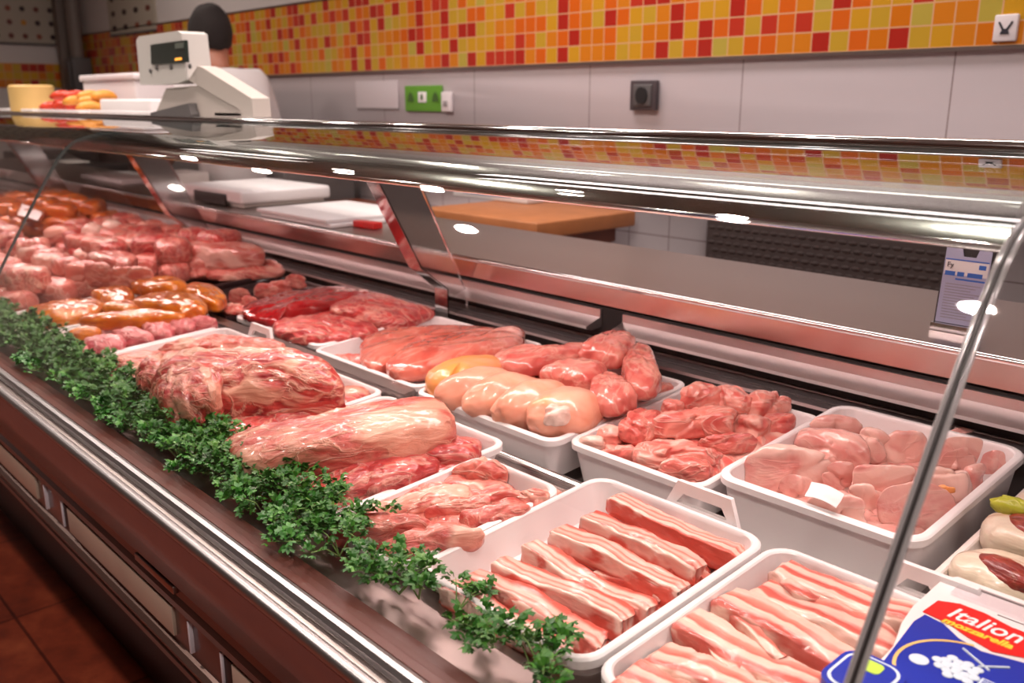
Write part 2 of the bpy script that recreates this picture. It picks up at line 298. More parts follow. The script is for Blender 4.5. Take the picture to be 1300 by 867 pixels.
M['ceiling'] = plain('ceiling', (.22, .17, .15), .8)
# floor: red stone tiles
m, n, l, b = newmat('red_floor'); tc = n.new('ShaderNodeTexCoord'); t = n.new('ShaderNodeTexNoise'); t.inputs['Scale'].default_value = 7; t.inputs['Detail'].default_value = 12; t.inputs['Roughness'].default_value = .7; l.new(tc.outputs['Object'], t.inputs['Vector'])
r = ramp(n, [(.3, (.09, .014, .007)), (.52, (.20, .032, .013)), (.75, (.34, .075, .03))]); l.new(t.outputs[0], r.inputs[0])
bk = n.new('ShaderNodeTexBrick'); bk.offset = 0; bk.inputs['Color1'].default_value = (1, 1, 1, 1); bk.inputs['Color2'].default_value = (.9, .9, .9, 1); bk.inputs['Mortar'].default_value = (.35, .3, .3, 1); bk.inputs['Scale'].default_value = 1; bk.inputs['Mortar Size'].default_value = .004; bk.inputs['Brick Width'].default_value = .5; bk.inputs['Row Height'].default_value = .5
l.new(tc.outputs['Object'], bk.inputs['Vector']); mx = n.new('ShaderNodeMixRGB'); mx.blend_type = 'MULTIPLY'; mx.inputs[0].default_value = 1; l.new(r.outputs[0], mx.inputs[1]); l.new(bk.outputs[0], mx.inputs[2]); l.new(mx.outputs[0], b.inputs['Base Color']); b.inputs['Roughness'].default_value = .34
M['floor'] = m
def dotposter(name, ax, pitch, pz):
    m, n, l, b = newmat(name); tc = n.new('ShaderNodeTexCoord'); sp = n.new('ShaderNodeSeparateXYZ'); l.new(tc.outputs['Object'], sp.inputs[0])
    u = math_(n, l, 'DIVIDE', sp.outputs[ax], pitch); v = math_(n, l, 'DIVIDE', sp.outputs[2], pz)
    a = math_(n, l, 'SUBTRACT', math_(n, l, 'FRACT', u), .5); c = math_(n, l, 'SUBTRACT', math_(n, l, 'FRACT', v), .5)
    d = math_(n, l, 'SQRT', math_(n, l, 'ADD', math_(n, l, 'MULTIPLY', a, a), math_(n, l, 'MULTIPLY', c, c)))
    cb = n.new('ShaderNodeCombineXYZ'); l.new(math_(n, l, 'FLOOR', u), cb.inputs[0]); l.new(math_(n, l, 'FLOOR', v), cb.inputs[1]); wn = n.new('ShaderNodeTexWhiteNoise'); wn.noise_dimensions = '2D'; l.new(cb.outputs[0], wn.inputs['Vector'])
    r = ramp(n, [(0, (.03, .01, .012)), (.55, (.14, .03, .02)), (.75, (.5, .22, .02)), (.85, (.25, .06, .03))], 'CONSTANT'); l.new(wn.outputs[0], r.inputs[0])
    g = math_(n, l, 'LESS_THAN', d, .2); mx = n.new('ShaderNodeMixRGB'); l.new(g, mx.inputs[0]); mx.inputs[1].default_value = (.42, .36, .29, 1); l.new(r.outputs[0], mx.inputs[2]); l.new(mx.outputs[0], b.inputs['Base Color']); return m
# embossed rubber mat
m, n, l, b = newmat('embossed_mat'); b.inputs['Base Color'].default_value = (.026, .014, .013, 1); b.inputs['Roughness'].default_value = .75
M['mat'] = m

# ------------------------------------------------------------------ room
WY = 2.9; CX = -8.72; XR = 3.0; YF = -3.2; ZC = 3.3
def struct(name, mb, m, **k): return tag(mb.build(name, m, origin=(0, 0, 0), **k), kind='structure')
struct('floor', MB().box(CX - .2, XR, YF, WY + .2, -.1, 0), M['floor'])
struct('ceiling', MB().box(CX - .2, XR, YF, WY + .2, ZC, ZC + .1), M['ceiling'])
ZT0 = 1.703; ZT1 = ZT0 + 6 * .0655 - .008
wb = MB(); wb.box(CX - .1, XR, WY, WY + .15, 1.165, ZT0, mi=0); wb.box(CX - .1, XR, WY, WY + .15, 0, 1.165, mi=1); wb.box(CX - .1, XR, WY, WY + .15, ZT1, ZC, mi=2)
struct('wall_back', wb, None, mats=[M['wall'], M['wall_low'], M['wall_up']])
tb = link('trim_1', *(lambda q: (q.v, q.f))(MB().box(CX, XR, WY - .012, WY + .02, ZT0, ZT1)), M['mosaic'], origin=(0, 0, ZT0), smooth=False); tag(tb, kind='structure')
struct('trim_2', MB().box(CX, XR, WY - .016, WY, ZT0 - .012, ZT0).box(CX, XR, WY - .016, WY, ZT1, ZT1 + .010), M['satin'])
wl = MB().box(CX - .15, CX, YF, WY, 0, ZC); struct('wall_left', wl, M['wall_up'])
tl = link('trim_3', *(lambda q: (q.v, q.f))(MB().box(CX, CX + .012, 0, WY, 1.655, 1.655 + 3 * .0655 * 1.02)), M['mosaic_side'], origin=(0, 0, 1.655), smooth=False); tag(tl, kind='structure')
struct('wall_front', MB().box(CX - .15, XR, YF - .15, YF, 0, ZC), plain('front_wall', (.22, .15, .12), .7))
struct('wall_right', MB().box(XR, XR + .15, YF, WY, 0, ZC), M['wall_up'])
struct('trim_4', MB().tube([(-8.42, 2.80, 0), (-8.42, 2.80, 3.3)], .055, 14).box(-8.66, -8.56, 2.72, 2.86, 0, 3.3), plain('grey_pipe', (.20, .16, .14), .5))
o = MB().box(-8.50, -8.33, 2.72, 2.88, 1.62, 1.90, .012).box(-8.46, -8.37, 2.70, 2.72, 1.66, 1.86, .004).build('junction_box', M['grey']); tag(o, 'dark box fixed on the pipe in the far corner', 'junction box')
# posters
p = empty('poster', (CX + .01, 2.0, 2.02), 'large pale poster with rows of dark dots on the far left wall', 'poster')
MB().box(CX + .002, CX + .016, .9, 2.78, 2.02, 3.0).build('sheet', dotposter('poster_dots_side', 1, .095, .095), p)
MB().box(CX + .002, CX + .022, .9, 2.78, 2.005, 2.022).build('frame', M['grey'], p)
p = empty('poster', (-7.4, WY - .01, 2.05), 'small poster of dark dots on the back wall beside the corner pipe', 'poster')
MB().box(-7.85, -6.93, WY - .016, WY - .002, 2.06, 2.9).build('sheet', dotposter('poster_dots', 0, .20, .095), p)
MB().box(-7.85, -6.93, WY - .02, WY - .002, 2.045, 2.06).build('frame', M['grey'], p)
# sockets and signs on the wall
def socket(x0, x1, z0, z1, label, cat, mat, dark, name, n=1):
    e = empty(name, ((x0 + x1) / 2, WY - .01, z0), label, cat); cx, cz = (x0 + x1) / 2, (z0 + z1) / 2; h = (x1 - x0)
    MB().box(x0, x1, WY - .022, WY - .001, z0, z1, .004).build('plate', mat, e)
    return e, cx, cz, h
e, cx, cz, h = socket(-2.402, -2.273, 1.512, 1.626, 'dark grey square socket on the white glazed back wall', 'socket', M['sockets'], None, 'wall_socket')
MB().box(cx - .045, cx + .045, WY - .028, WY - .02, cz - .042, cz + .042, .004).build('rim', M['grey'], e)
MB().prism([(cx + .032 * math.cos(a) * (1 if abs(math.cos(a)) < .8 else .9), cz + .032 * math.sin(a)) for a in [i * math.pi / 6 for i in range(12)]], 'y', WY - .034, WY - .026).build('insert', M['black'], e)
e, cx, cz, h = socket(-3.597, -3.527, 1.497, 1.590, 'narrow white switch beside the green sign', 'switch', M['foam'], None, 'light_switch')
MB().box(cx - .014, cx + .014, WY - .028, WY - .02, cz - .02, cz + .004, .002).build('button', M['dust'], e)
e, cx, cz, h = socket(-1.063, -.999, 1.712, 1.786, 'small white socket set among the mosaic tiles at the right', 'socket', M['foam'], None, 'tile_socket')
x = MB()
for s in (-1, 1): x.prism([(cx + s * .016, cz + .018), (cx + s * .020, cz + .016), (cx + s * .003, cz - .014), (cx - s * .003, cz - .012)], 'y', WY - .0245, WY - .0225)
x.prism([(cx - .013, cz - .016), (cx + .013, cz - .016), (cx + .006, cz - .002), (cx - .006, cz - .002)], 'y', WY - .025, WY - .0225).build('mark', M['black_ink'], e)
e = empty('wall_sign', (-3.755, WY - .01, 1.495), 'green rectangular sign with three small symbols on the wall', 'sign')
MB().box(-3.905, -3.606, WY - .012, WY - .001, 1.497, 1.622, .002).build('board', M['green'], e)
MB().box(-3.79, -3.725, WY - .016, WY - .011, 1.54, 1.592, .004).build('centre_label', M['white'], e)
MB().lathe((0, 0, 0), [(.001, 0), (.012, 0)], 6).prism([(-3.765, 1.553), (-3.750, 1.553), (-3.750, 1.58), (-3.7575, 1.588), (-3.765, 1.58)], 'y', WY - .018, WY - .0155)
MB().prism([(-3.766, 1.553), (-3.749, 1.553), (-3.749, 1.574), (-3.7575, 1.584), (-3.766, 1.574)], 'y', WY - .018, WY - .0155).build('centre_symbol', M['green_dk'], e)
for cx in (-3.853, -3.650):
    MB().prism([(cx - .026, 1.545), (cx + .026, 1.545), (cx + .018, 1.575), (cx, 1.592), (cx - .018, 1.575)], 'y', WY - .016, WY - .0115).build('symbol', M['green_dk'], e)
e = empty('wall_notice', (-4.17, WY - .01, 1.51), 'pale white notice stuck on the wall left of the green sign', 'notice')
MB().box(-4.364, -3.975, WY - .006, WY - .001, 1.512, 1.650, .001).build('sheet', plain('notice_paper', (.60, .54, .56), .25), e)
MB().box(-4.364, -3.975, WY - .008, WY - .001, 1.506, 1.512).build('lower_edge', M['dust'], e)
# mat on the lower wall, with raised lozenges
e = empty('rubber_mat', (-1.5, WY - .02, .75), 'dark brown mat with raised lozenges standing against the lower wall', 'mat')
MB().box(-1.998, -.98, WY - .03, WY - .004, .62, 1.115, .003).build('sheet', M['mat'], e)
q = MB()
for i in range(27):
    for j in range(9):
        x = -1.975 + i * .0372 + (j % 2) * .0186; z = 1.09 - j * .028
        q.ell((x, WY - .03, z), (.017, .0025, .0075), 4)
tag(q.build('raised_lozenges', M['mat'], e, smooth=True), kind='stuff')

# ------------------------------------------------------------------ the display case
X0, X1, XJ = -7.6, 1.8, -.27
CXs = [(X0, -5.03), (-5.02, -2.653), (-2.647, XJ - .004), (XJ + .004, X1)]
case = empty('display_case', (-1.4, .9, 0), 'long brown and steel refrigerated meat counter with a curved glass front', 'display case')
def px(name, poly, m, x0=X0, x1=X1, smooth=False): return MB().prism(poly, 'x', x0, x1).build(name, m, case, smooth=smooth)
px('plinth', [(.76, 0), (1.6, 0), (1.6, .45), (.76, .45)], M['bronze_dk'])
px('lower_bumper', [(.60, .570), (.535, .575), (.520, .585), (.518, .600), (.526, .606), (.526, .614), (.512, .620), (.508, .632), (.514, .642), (.524, .646), (.524, .656), (.60, .656)], M['bronze_rail'])
px('front_panel', [(.526, .62), (.516, .66), (.516, .735), (.56, .735), (.80, .735), (.80, .60), (.56, .60)], M['bronze'])
px('moulding', [(.52, .728), (.505, .735), (.502, .752), (.508, .765), (.500, .772), (.500, .79), (.515, .80), (.56, .80), (.56, .728)], M['bronze'])
px('skirt_panel', [(.500, .80), (.492, .80), (.472, .868), (.472, .93), (.52, .93), (.56, .80)], M['bronze'])
px('bumper_band', [(.472, .868), (.462, .872), (.456, .90), (.458, .934), (.472, .934)], M['bronze_lt'])
def arc(cy, cz, r, a0, a1, n=8): return [(cy + r * math.cos(R(a0 + (a1 - a0) * i / n)), cz + r * math.sin(R(a0 + (a1 - a0) * i / n))) for i in range(n + 1)]
px('lower_rail', arc(.466, .938, .010, 250, 20) + [(.478, .93)], M['railsteel'])
px('rail_channel', [(.470, .934), (.498, .940), (.498, .92), (.470, .92)], M['satin'])
px('upper_rail', arc(.497, .946, .011, 260, -20) + [(.512, .93)], M['railsteel'])
px('brown_lip', [(.508, .93), (.512, .947), (.548, .949), (.552, .93)], M['lip'])
px('front_shelf', [(.548, .925), (.549, .936), (.70, .918), (.70, .90)], M['satin'])
px('front_deck', [(.64, .87), (.64, .885), (1.06, .910), (1.06, .86)], M['steel'])
px('rear_deck', [(1.03, .80), (1.03, .862), (1.62, .897), (1.62, .80)], M['steel'])
px('rear_liner', [(1.60, .88), (1.60, .985), (1.575, .985), (1.64, .99), (1.64, .88)], M['grey'])
px('divider_rail', [(1.068, .948), (1.066, .955), (1.095, .960), (1.098, .950), (1.094, .90), (1.088, .90), (1.089, .950)], M['satin'], X0, -1.475)
MB().tube([(X0, 1.058, .912), (X1, 1.058, .912)], .010, 12).build('divider_tube', M['steel'], case, smooth=True)
px('body', [(1.62, 0), (2.05, 0), (2.05, 1.10), (1.66, 1.10), (1.66, .85), (1.62, .8)], M['satin'])
for nm, (za, zb) in dict(upper_louvre=(1.046, 1.030), lower_louvre=(.992, .980)).items():
    ya = 1.605
    for (a, b_) in ((X0, -1.395 - .015), (-1.36 + .02, X1)) if 1 else ():
        MB().prism([(ya, za + (.018 if za > 1.02 else .0)), (ya, za - .001), (1.558, zb), (1.556, zb - .006), (1.575, zb - .012), (1.61, zb - .010), (1.625, za + (.018 if za > 1.02 else .0))], 'x', a, b_).build('louvre', M['louvre'], case)
px('louvre_back', [(1.612, .93), (1.612, 1.07), (1.63, 1.07), (1.63, .93)], M['gap'])
px('fascia', [(1.600, 1.078), (1.600, 1.124), (1.66, 1.124), (1.66, 1.078)], M['fascia'])
px('worktop', [(1.592, 1.124), (1.590, 1.131), (1.595, 1.135), (2.07, 1.135), (2.075, 1.11), (1.66, 1.11), (1.66, 1.124)], M['satin'])
px('worktop_edge', arc(1.594, 1.1305, .0065, 250, 60), M['chrome'])
# hood with lamps
px('hood', [(.940, 1.458), (.930, 1.452), (.912, 1.425), (.908, 1.416), (.912, 1.413), (.920, 1.416), (.945, 1.438), (1.20, 1.446), (1.62, 1.462), (1.62, 1.472), (1.30, 1.470)], M['hood'], X0, -.30)
px('hood', [(.940, 1.458), (.930, 1.452), (.912, 1.425), (.908, 1.416), (.912, 1.413), (.920, 1.416), (.945, 1.438), (1.20, 1.446), (1.62, 1.462), (1.62, 1.472), (1.30, 1.470)], M['hood'], -.23, X1)
MB().tube([(X0, .912, 1.4165), (-.30, .912, 1.4165)], .0045, 8).build('hood_edge', M['chrome'], case, smooth=True)
for i, (a, b_) in enumerate([(-7.4, -5.2), (-5.05, -2.75), (-2.5, -.36), (-.2, 1.7)]):
    MB().tube([(a, 1.06, 1.432), (b_, 1.06, 1.432)], .009, 12).build('lamp_tube', M['tubelamp'], case, smooth=True)
px('top_rail', arc(1.335, 1.487, .012, 0, 360, 16)[:-1], M['chrome'])
px('top_rail', arc(1.315, 1.479, .006, 0, 360, 10)[:-1], M['chrome'])
px('top_shelf', [(1.34, 1.474), (1.34, 1.482), (1.66, 1.482), (1.66, 1.474)], M['mirror'])
# curved glass
GP = [(.522, .946), (.540, .966), (.575, 1.032), (.614, 1.108), (.665, 1.193), (.717, 1.278), (.770, 1.360), (.800, 1.402), (.822, 1.426), (.850, 1.446), (.885, 1.457), (.93, 1.4655), (.98, 1.4705), (1.05, 1.4755), (1.15, 1.4805), (1.30, 1.486)]
def spline(P, n=6, closed=False):
    out = []; N = len(P)
    for i in range(N if closed else N - 1):
        g = lambda k: Vector((*P[k % N], 0)) if closed else Vector((*P[max(0, min(N - 1, k))], 0))
        a, b_, c, d = g(i - 1), g(i), g(i + 1), g(i + 2)
        for j in range(n):
            t = j / n; q = .5 * ((2 * b_) + (c - a) * t + (2 * a - 5 * b_ + 4 * c - d) * t * t + (3 * b_ - a - 3 * c + d) * t ** 3); out.append((q.x, q.y))
    if not closed: out.append(tuple(P[-1]))
    return out
GS = spline(GP, 5)
def offs(P, d):
    out = []
    for i, p in enumerate(P):
        a = P[max(0, i - 1)]; b_ = P[min(len(P) - 1, i + 1)]; t = Vector((b_[0] - a[0], b_[1] - a[1])).normalized(); out.append((p[0] + t.y * d, p[1] - t.x * d))
    return out
GI = offs(GS, .006)
for a, b_ in CXs:
    nG = len(GS); v = []; f = []; fm = []
    for x in (a, b_):
        v += [(x, *p) for p in GS] + [(x, *p) for p in GI]
    o1 = 0; o2 = 2 * nG
    for i in range(nG - 1):
        f.append((i, i + 1, o2 + i + 1, o2 + i)); fm.append(0)
        f.append((nG + i, o2 + nG + i, o2 + nG + i + 1, nG + i + 1)); fm.append(0)
        f.append((i, nG + i, nG + i + 1, i + 1)); fm.append(1)
        f.append((o2 + i, o2 + i + 1, o2 + nG + i + 1, o2 + nG + i)); fm.append(1)
    f += [(0, o2, o2 + nG, nG), (nG - 1, 2 * nG - 1, o2 + 2 * nG - 1, o2 + nG - 1)]; fm += [1, 1]
    gp = link('glass_pane', v, f, None, case, mats=[M['glass'], M['glass_edge']], fm=fm)
    bm = bmesh.new(); bm.from_mesh(gp.data)
    for e_ in bm.edges:
        if len(e_.link_faces) == 2 and e_.link_faces[0].material_index != e_.link_faces[1].material_index: e_.smooth = False
    bm.to_mesh(gp.data); bm.free()
for xj, mm in ((XJ, M['joint_dk']), (-2.65, M['joint_dk'])):
    pts = [(xj, p[0], p[1]) for p in offs(GS, .003)[:56]]
    MB().tube(pts, .0018, 6).build('glass_joint', mm, case, smooth=True)
for dx in (-.0042, .0042):
    MB().tube([(XJ + dx, p[0], p[1]) for p in offs(GS, .003)[:56]], .0024, 8).build('glass_edge_trim', M['glass_lip'], case, smooth=True)
# supports under the hood
for xb in (-1.9, -3.5, -5.1, -6.7):
    q = MB().prism([(1.28, 1.42), (1.405, 1.42), (1.60, 1.03), (1.60, .94), (1.53, .94), (1.53, 1.05), (1.443, 1.119)], 'x', xb - .003, xb)
    q.build('support_plate', M['mirror'], case)
    MB().prism([(1.279, 1.42), (1.283, 1.42), (1.447, 1.119), (1.534, 1.05), (1.534, .94), (1.530, .94), (1.529, 1.048), (1.442, 1.117)], 'x', xb - .055, xb).build('support_flange', M['mirror'], case)
    MB().prism([(1.403, 1.42), (1.407, 1.42), (1.603, 1.031), (1.603, .94), (1.599, .94), (1.599, 1.03)], 'x', xb - .001, xb + .004).build('support_edge', M['chrome'], case)
# grille windows in the lower front
for k in range(8):
    xa = -1.925 - .75 * (k - 2)
    w_ = MB().box(xa, xa + .53, .510, .520, .664, .720, .0015).build('grille_window', M['grille'], case)
    MB().box(xa - .03, xa - .001, .512, .520, .664, .720, .001).build('dark_slot', M['black'], case)
    for dx in (-.155, -.037): MB().box(xa + dx, xa + dx + .006, .509, .522, .664, .724, .001).build('bright_mark', M['mark'], case)
MB().box(-1.49, -1.33, .492, .502, .778, .792, .002).build('name_strip', M['satin'], case)

# ------------------------------------------------------------------ trays
def rrect(x0, x1, y0, y1, r, n=6):
    out = []
    for cx, cy, a in ((x1 - r, y1 - r, 0), (x0 + r, y1 - r, 90), (x0 + r, y0 + r, 180), (x1 - r, y0 + r, 270)):
        for i in range(n + 1): t = R(a + 90 * i / n); out.append((cx + r * math.cos(t), cy + r * math.sin(t)))
    return out
def tray(x0, x1, y0, y1, zr, depth, label, mat='plastic', handle=None, r=.03, lip=.009, tilt=.06, name='meat_tray', group=None, hx=.5):
    t = empty(name, ((x0 + x1) / 2, (y0 + y1) / 2, zr - depth), label, 'tray', group)
    L = [(.022, -depth), (.020, -depth), (.007, -.014), (.0, -.013), (0, -.003), (.002, -.0008), (.004, 0), (lip, 0), (lip + .002, -.002), (lip + .003, -.008), (lip + .016, -depth + .006), (lip + .022, -depth + .003)]
    v = []; f = []; n = None
    for ins, dz in L:
        ring = rrect(x0 + ins, x1 - ins, y0 + ins, y1 - ins, max(.006, r - ins * .6)); n = len(ring)
        v += [(a, b_, zr + dz + tilt * (b_ - y0)) for a, b_ in ring]
    for i in range(len(L) - 1):
        for k in range(n): f.append((i * n + k, i * n + (k + 1) % n, (i + 1) * n + (k + 1) % n, (i + 1) * n + k))
    f += [tuple(range(n - 1, -1, -1)), tuple(range((len(L) - 1) * n, len(L) * n))]
    q = MB(); q.add(v, f); q.build('body', M[mat], t)
    for side in (handle or ''):
        yy = y1 + .002 if side == 'b' else y0 - .002; zz = zr + tilt * (yy - y0) - .012; cx = x0 + (x1 - x0) * hx; s_ = 1 if side == 'b' else -1
        outer = [(-.066, 0), (-.046, .044), (.046, .044), (.066, 0)]; inner = [(-.044, .012), (-.033, .027), (.033, .027), (.044, .012)]
        vv = []; ff = []
        for yo in (0, .008):
            for P in (outer, inner): vv += [(cx + a, yy + s_ * (yo + b_ * .12), zz + b_) for a, b_ in P]
        for k in range(4):
            k2 = (k + 1) % 4
            ff += [(k, k2, 4 + k2, 4 + k), (8 + k, 12 + k, 12 + k2, 8 + k2), (k, 8 + k, 8 + k2, k2), (4 + k, 4 + k2, 12 + k2, 12 + k)]
        q = MB(); q.add(vv, ff); hd = q.build('handle', M[mat], t)
    return t
TR = {}
TR['orange'] = tray(-2.885, -2.575, .66, 1.04, .950, .058, 'white tray under glossy orange marinated fillets', handle='f')
TR['giz'] = tray(-2.56, -2.235, .655, 1.03, .948, .055, 'white tray holding pink gizzards next to the orange fillets', handle='fb')
TR['should'] = tray(-2.225, -1.865, .64, 1.035, .948, .055, 'white tray of fatty shoulder meat behind the parsley, right of the gizzards', handle='b')
TR['roll'] = tray(-1.855, -1.485, .64, 1.03, .944, .055, 'white tray almost hidden under the big rolled beef shoulder')
TR['loin'] = tray(-1.475, -1.10, .63, 1.02, .944, .055, 'white tray almost hidden under the long fatty loin, one corner showing')
TR['pork'] = tray(-1.09, -.893, .628, .945, .950, .055, 'white tray of tangled pork neck pieces beside the rib strips')
TR['rib'] = tray(-.888, -.578, .645, 1.02, .952, .055, 'white tray of lean rib strips laid in rows behind the parsley', handle='b', hx=.62, r=.035)
TR['belly'] = tray(-.571, -.290, .645, 1.02, .952, .055, 'white tray of thick belly strips nearest the camera', handle='b', hx=.74, r=.035)
TR['liver'] = tray(-2.365, -1.912, 1.125, 1.50, .962, .045, 'white tray of dark red liver and beef slices by the rear louvres')
TR['steak'] = tray(-1.900, -1.475, 1.10, 1.49, .962, .06, 'white tray holding two smooth pork loin pieces by the rear louvres')
TR['chick'] = tray(-1.466, -1.056, 1.082, 1.49, .962, .085, 'white tray of overlapping turkey drumsticks in the back row', r=.03)
TR['mid'] = tray(-1.050, -.760, 1.108, 1.50, .962, .08, 'white tray of ragged red turkey pieces left of the deep tray')
TR['big'] = tray(-.757, -.428, 1.136, 1.545, .981, .115, 'deep white tray of pale skinned poultry under the glass joint', r=.038, lip=.011)
TR['skew'] = tray(-.405, -.08, 1.095, 1.50, .955, .06, 'cream tray of bacon-wrapped meat rolls at the right edge', 'plastic_old')
TR['dkp'] = tray(-2.72, -2.372, 1.12, 1.50, .957, .03, 'dark flat tray with small pink chunks left of the liver', 'dark_plastic')
TR['dkl'] = tray(-3.28, -2.735, 1.10, 1.49, .968, .03, 'dark flat tray under the pink loin joint', 'dark_plastic')
TR['dkc'] = tray(-3.75, -2.90, .66, 1.04, .945, .035, 'dark flat tray heaped with belly cubes behind the orange fillets', 'dark_plastic')
TR['dkb'] = tray(-4.15, -3.30, 1.10, 1.52, .955, .03, 'dark flat tray heaped with bones and scraps', 'dark_plastic')
TR['dkf'] = tray(-4.75, -3.77, .66, 1.04, .945, .035, 'dark flat tray of red meat at the left edge of the picture', 'dark_plastic')
TR['dkm'] = tray(-5.25, -4.17, 1.08, 1.52, .955, .03, 'dark flat tray of red-orange marinated pieces in the back', 'dark_plastic')
TR['dkz'] = tray(-6.6, -5.27, 1.08, 1.52, .955, .03, 'farthest dark tray of pink meat by the rear louvres', 'dark_plastic')

# ------------------------------------------------------------------ meat pieces
def pillow(out3, T, mat, seed, amp=.010, crease=.6, boxy=.75, name='meat_piece', flat=.45, nth=88, nph=34, fine=.003):
    """a closed lump over a traced outline; out3 = outline points at mid height"""
    P = [Vector(p) for p in out3]; c = sum(P, Vector()) / len(P)
    xy = [(p.x - c.x, p.y - c.y) for p in P]; A = np.array(xy); cv = A.T @ A; ev, evec = np.linalg.eigh(cv); ang = math.atan2(evec[1, 1], evec[0, 1])
    if ang > math.pi / 2: ang -= math.pi
    if ang < -math.pi / 2: ang += math.pi
    sp = spline(xy, 8, True); cum = [0]
    for i in range(len(sp)): a, b_ = sp[i], sp[(i + 1) % len(sp)]; cum.append(cum[-1] + math.hypot(a[0] - b_[0], a[1] - b_[1]))
    ring = []; j = 0
    for k in range(nth):
        d = cum[-1] * k / nth
        while cum[j + 1] < d: j += 1
        t = (d - cum[j]) / max(1e-9, cum[j + 1] - cum[j]); a, b_ = sp[j], sp[(j + 1) % len(sp)]; ring.append((a[0] + (b_[0] - a[0]) * t, a[1] + (b_[1] - a[1]) * t))
    slope = [(P[0].z)]; zpl = lambda x, y: c.z + .06 * y
    ca, sa = math.cos(-ang), math.sin(-ang); off = Vector((seed * 3.1, seed * 1.7, seed * .9)); size = max(.03, math.sqrt(ev[1] / len(P)) * 2)
    v = []
    for i in range(nph + 1):
        ph = math.pi * i / nph; s_, co = max(0.0, math.sin(ph)), math.cos(ph); rr = s_ ** boxy; hz = (abs(co) ** (boxy if co > 0 else .5)) * (1 - flat if co > 0 else -flat)
        for a, b_ in ring:
            x, y = a * rr, b_ * rr; z = T * hz
            lx, ly = x * ca - y * sa, x * sa + y * ca
            q = Vector((lx * 14, ly * 34, z * 20)) + off; n1 = noise.noise(q); n2 = noise.noise(Vector((lx * 9, ly * 16, z * 12)) + off * 2)
            cr = max(0, .16 - abs(n2)) / .16; n3 = noise.noise(Vector((x, y, z)) * 90 + off); n4 = noise.noise(Vector((lx * 40, ly * 90, z * 60)) + off)
            d = amp * (n1 * .8 + noise.noise(q * .45 + off) * .9 - crease * cr ** 1.5) + fine * (n3 + n4)
            fade = 1 if hz > 0 else .4
            dx = amp * .6 * noise.noise(Vector((lx * 25, ly * 25, 3)) + off)
            r_ = math.hypot(x, y) + 1e-6; u = s_
            v.append((c.x + x + (x / r_) * (d * u + dx * u), c.y + y + (y / r_) * (d * u + dx * u), zpl(x, y) + z + d * fade * (co if abs(co) > .2 else .2 * (1 if co >= 0 else -1)) * 1.0))
    f = [(i * nth + k, (i + 1) * nth + k, (i + 1) * nth + (k + 1) % nth, i * nth + (k + 1) % nth) for i in range(nph) for k in range(nth)]
    o = link(name, v, f, mat, origin=(c.x, c.y, c.z - T * flat), rz=ang)
    return o
SEED = [0]
ROWZ = {'f': (.95, .655), 'b': (.96, 1.1), 'g': (.98, 1.136)}
def piece(crop, pts, row, h, T, mat, label, name='meat_piece', cat='meat', group=None, grow=None, **k):
    """outline traced in the photo, laid on the tray's own sloping plane; h = height of mid-piece over the rim plane"""
    ox, oy, s_ = CROP[crop]; z0, y0 = ROWZ[row]; SEED[0] += 1
    ylo, yhi = min(p[1] for p in pts), max(p[1] for p in pts); out3 = []; h += .002 if row == 'g' else 0
    for a, b_ in pts:                                # far side of the outline is its upper surface, near side its lower one
        wv = (2 * (yhi - b_) / (yhi - ylo) - 1) * .36 * T; p_ = on_plane(ox + a / s_, oy + b_ / s_, z0 + h + wv, y0); out3.append((p_[0], p_[1], p_[2] - wv))
    c_ = sum((Vector(q) for q in out3), Vector()) / len(out3); out3 = [tuple(c_ + (Vector(q) - c_) * (grow or (1.02 if row == 'g' else 1.07))) for q in out3]
    o = pillow(out3, T, M[mat], SEED[0], name=name, **k); return tag(o, label, cat, group)

# pork steaks
piece('F', [(35,195),(70,130),(150,108),(330,95),(460,92),(545,105),(520,140),(390,150),(260,190),(180,240),(100,285),(45,255)], 'b', .0, .055, 'steak', 'smooth pink pork loin piece, the rear one with a folded brown end', 'pork_loin_piece', 'pork', amp=.005, crease=.15)
piece('F', [(150,245),(200,190),(260,165),(400,125),(540,110),(600,95),(608,160),(540,210),(400,255),(240,305),(165,312),(135,275)], 'b', .010, .062, 'steak', 'smooth pink pork loin piece in front of the other, touching the turkey skin', 'pork_loin_piece', 'pork', amp=.005, crease=.12)
piece('C', [(505,145),(560,140),(620,155),(620,185),(560,190),(520,170)], 'b', -.012, .018, 'pork', 'thin pink meat scrap at the left end of the pork loin tray', 'meat_scrap', 'meat')
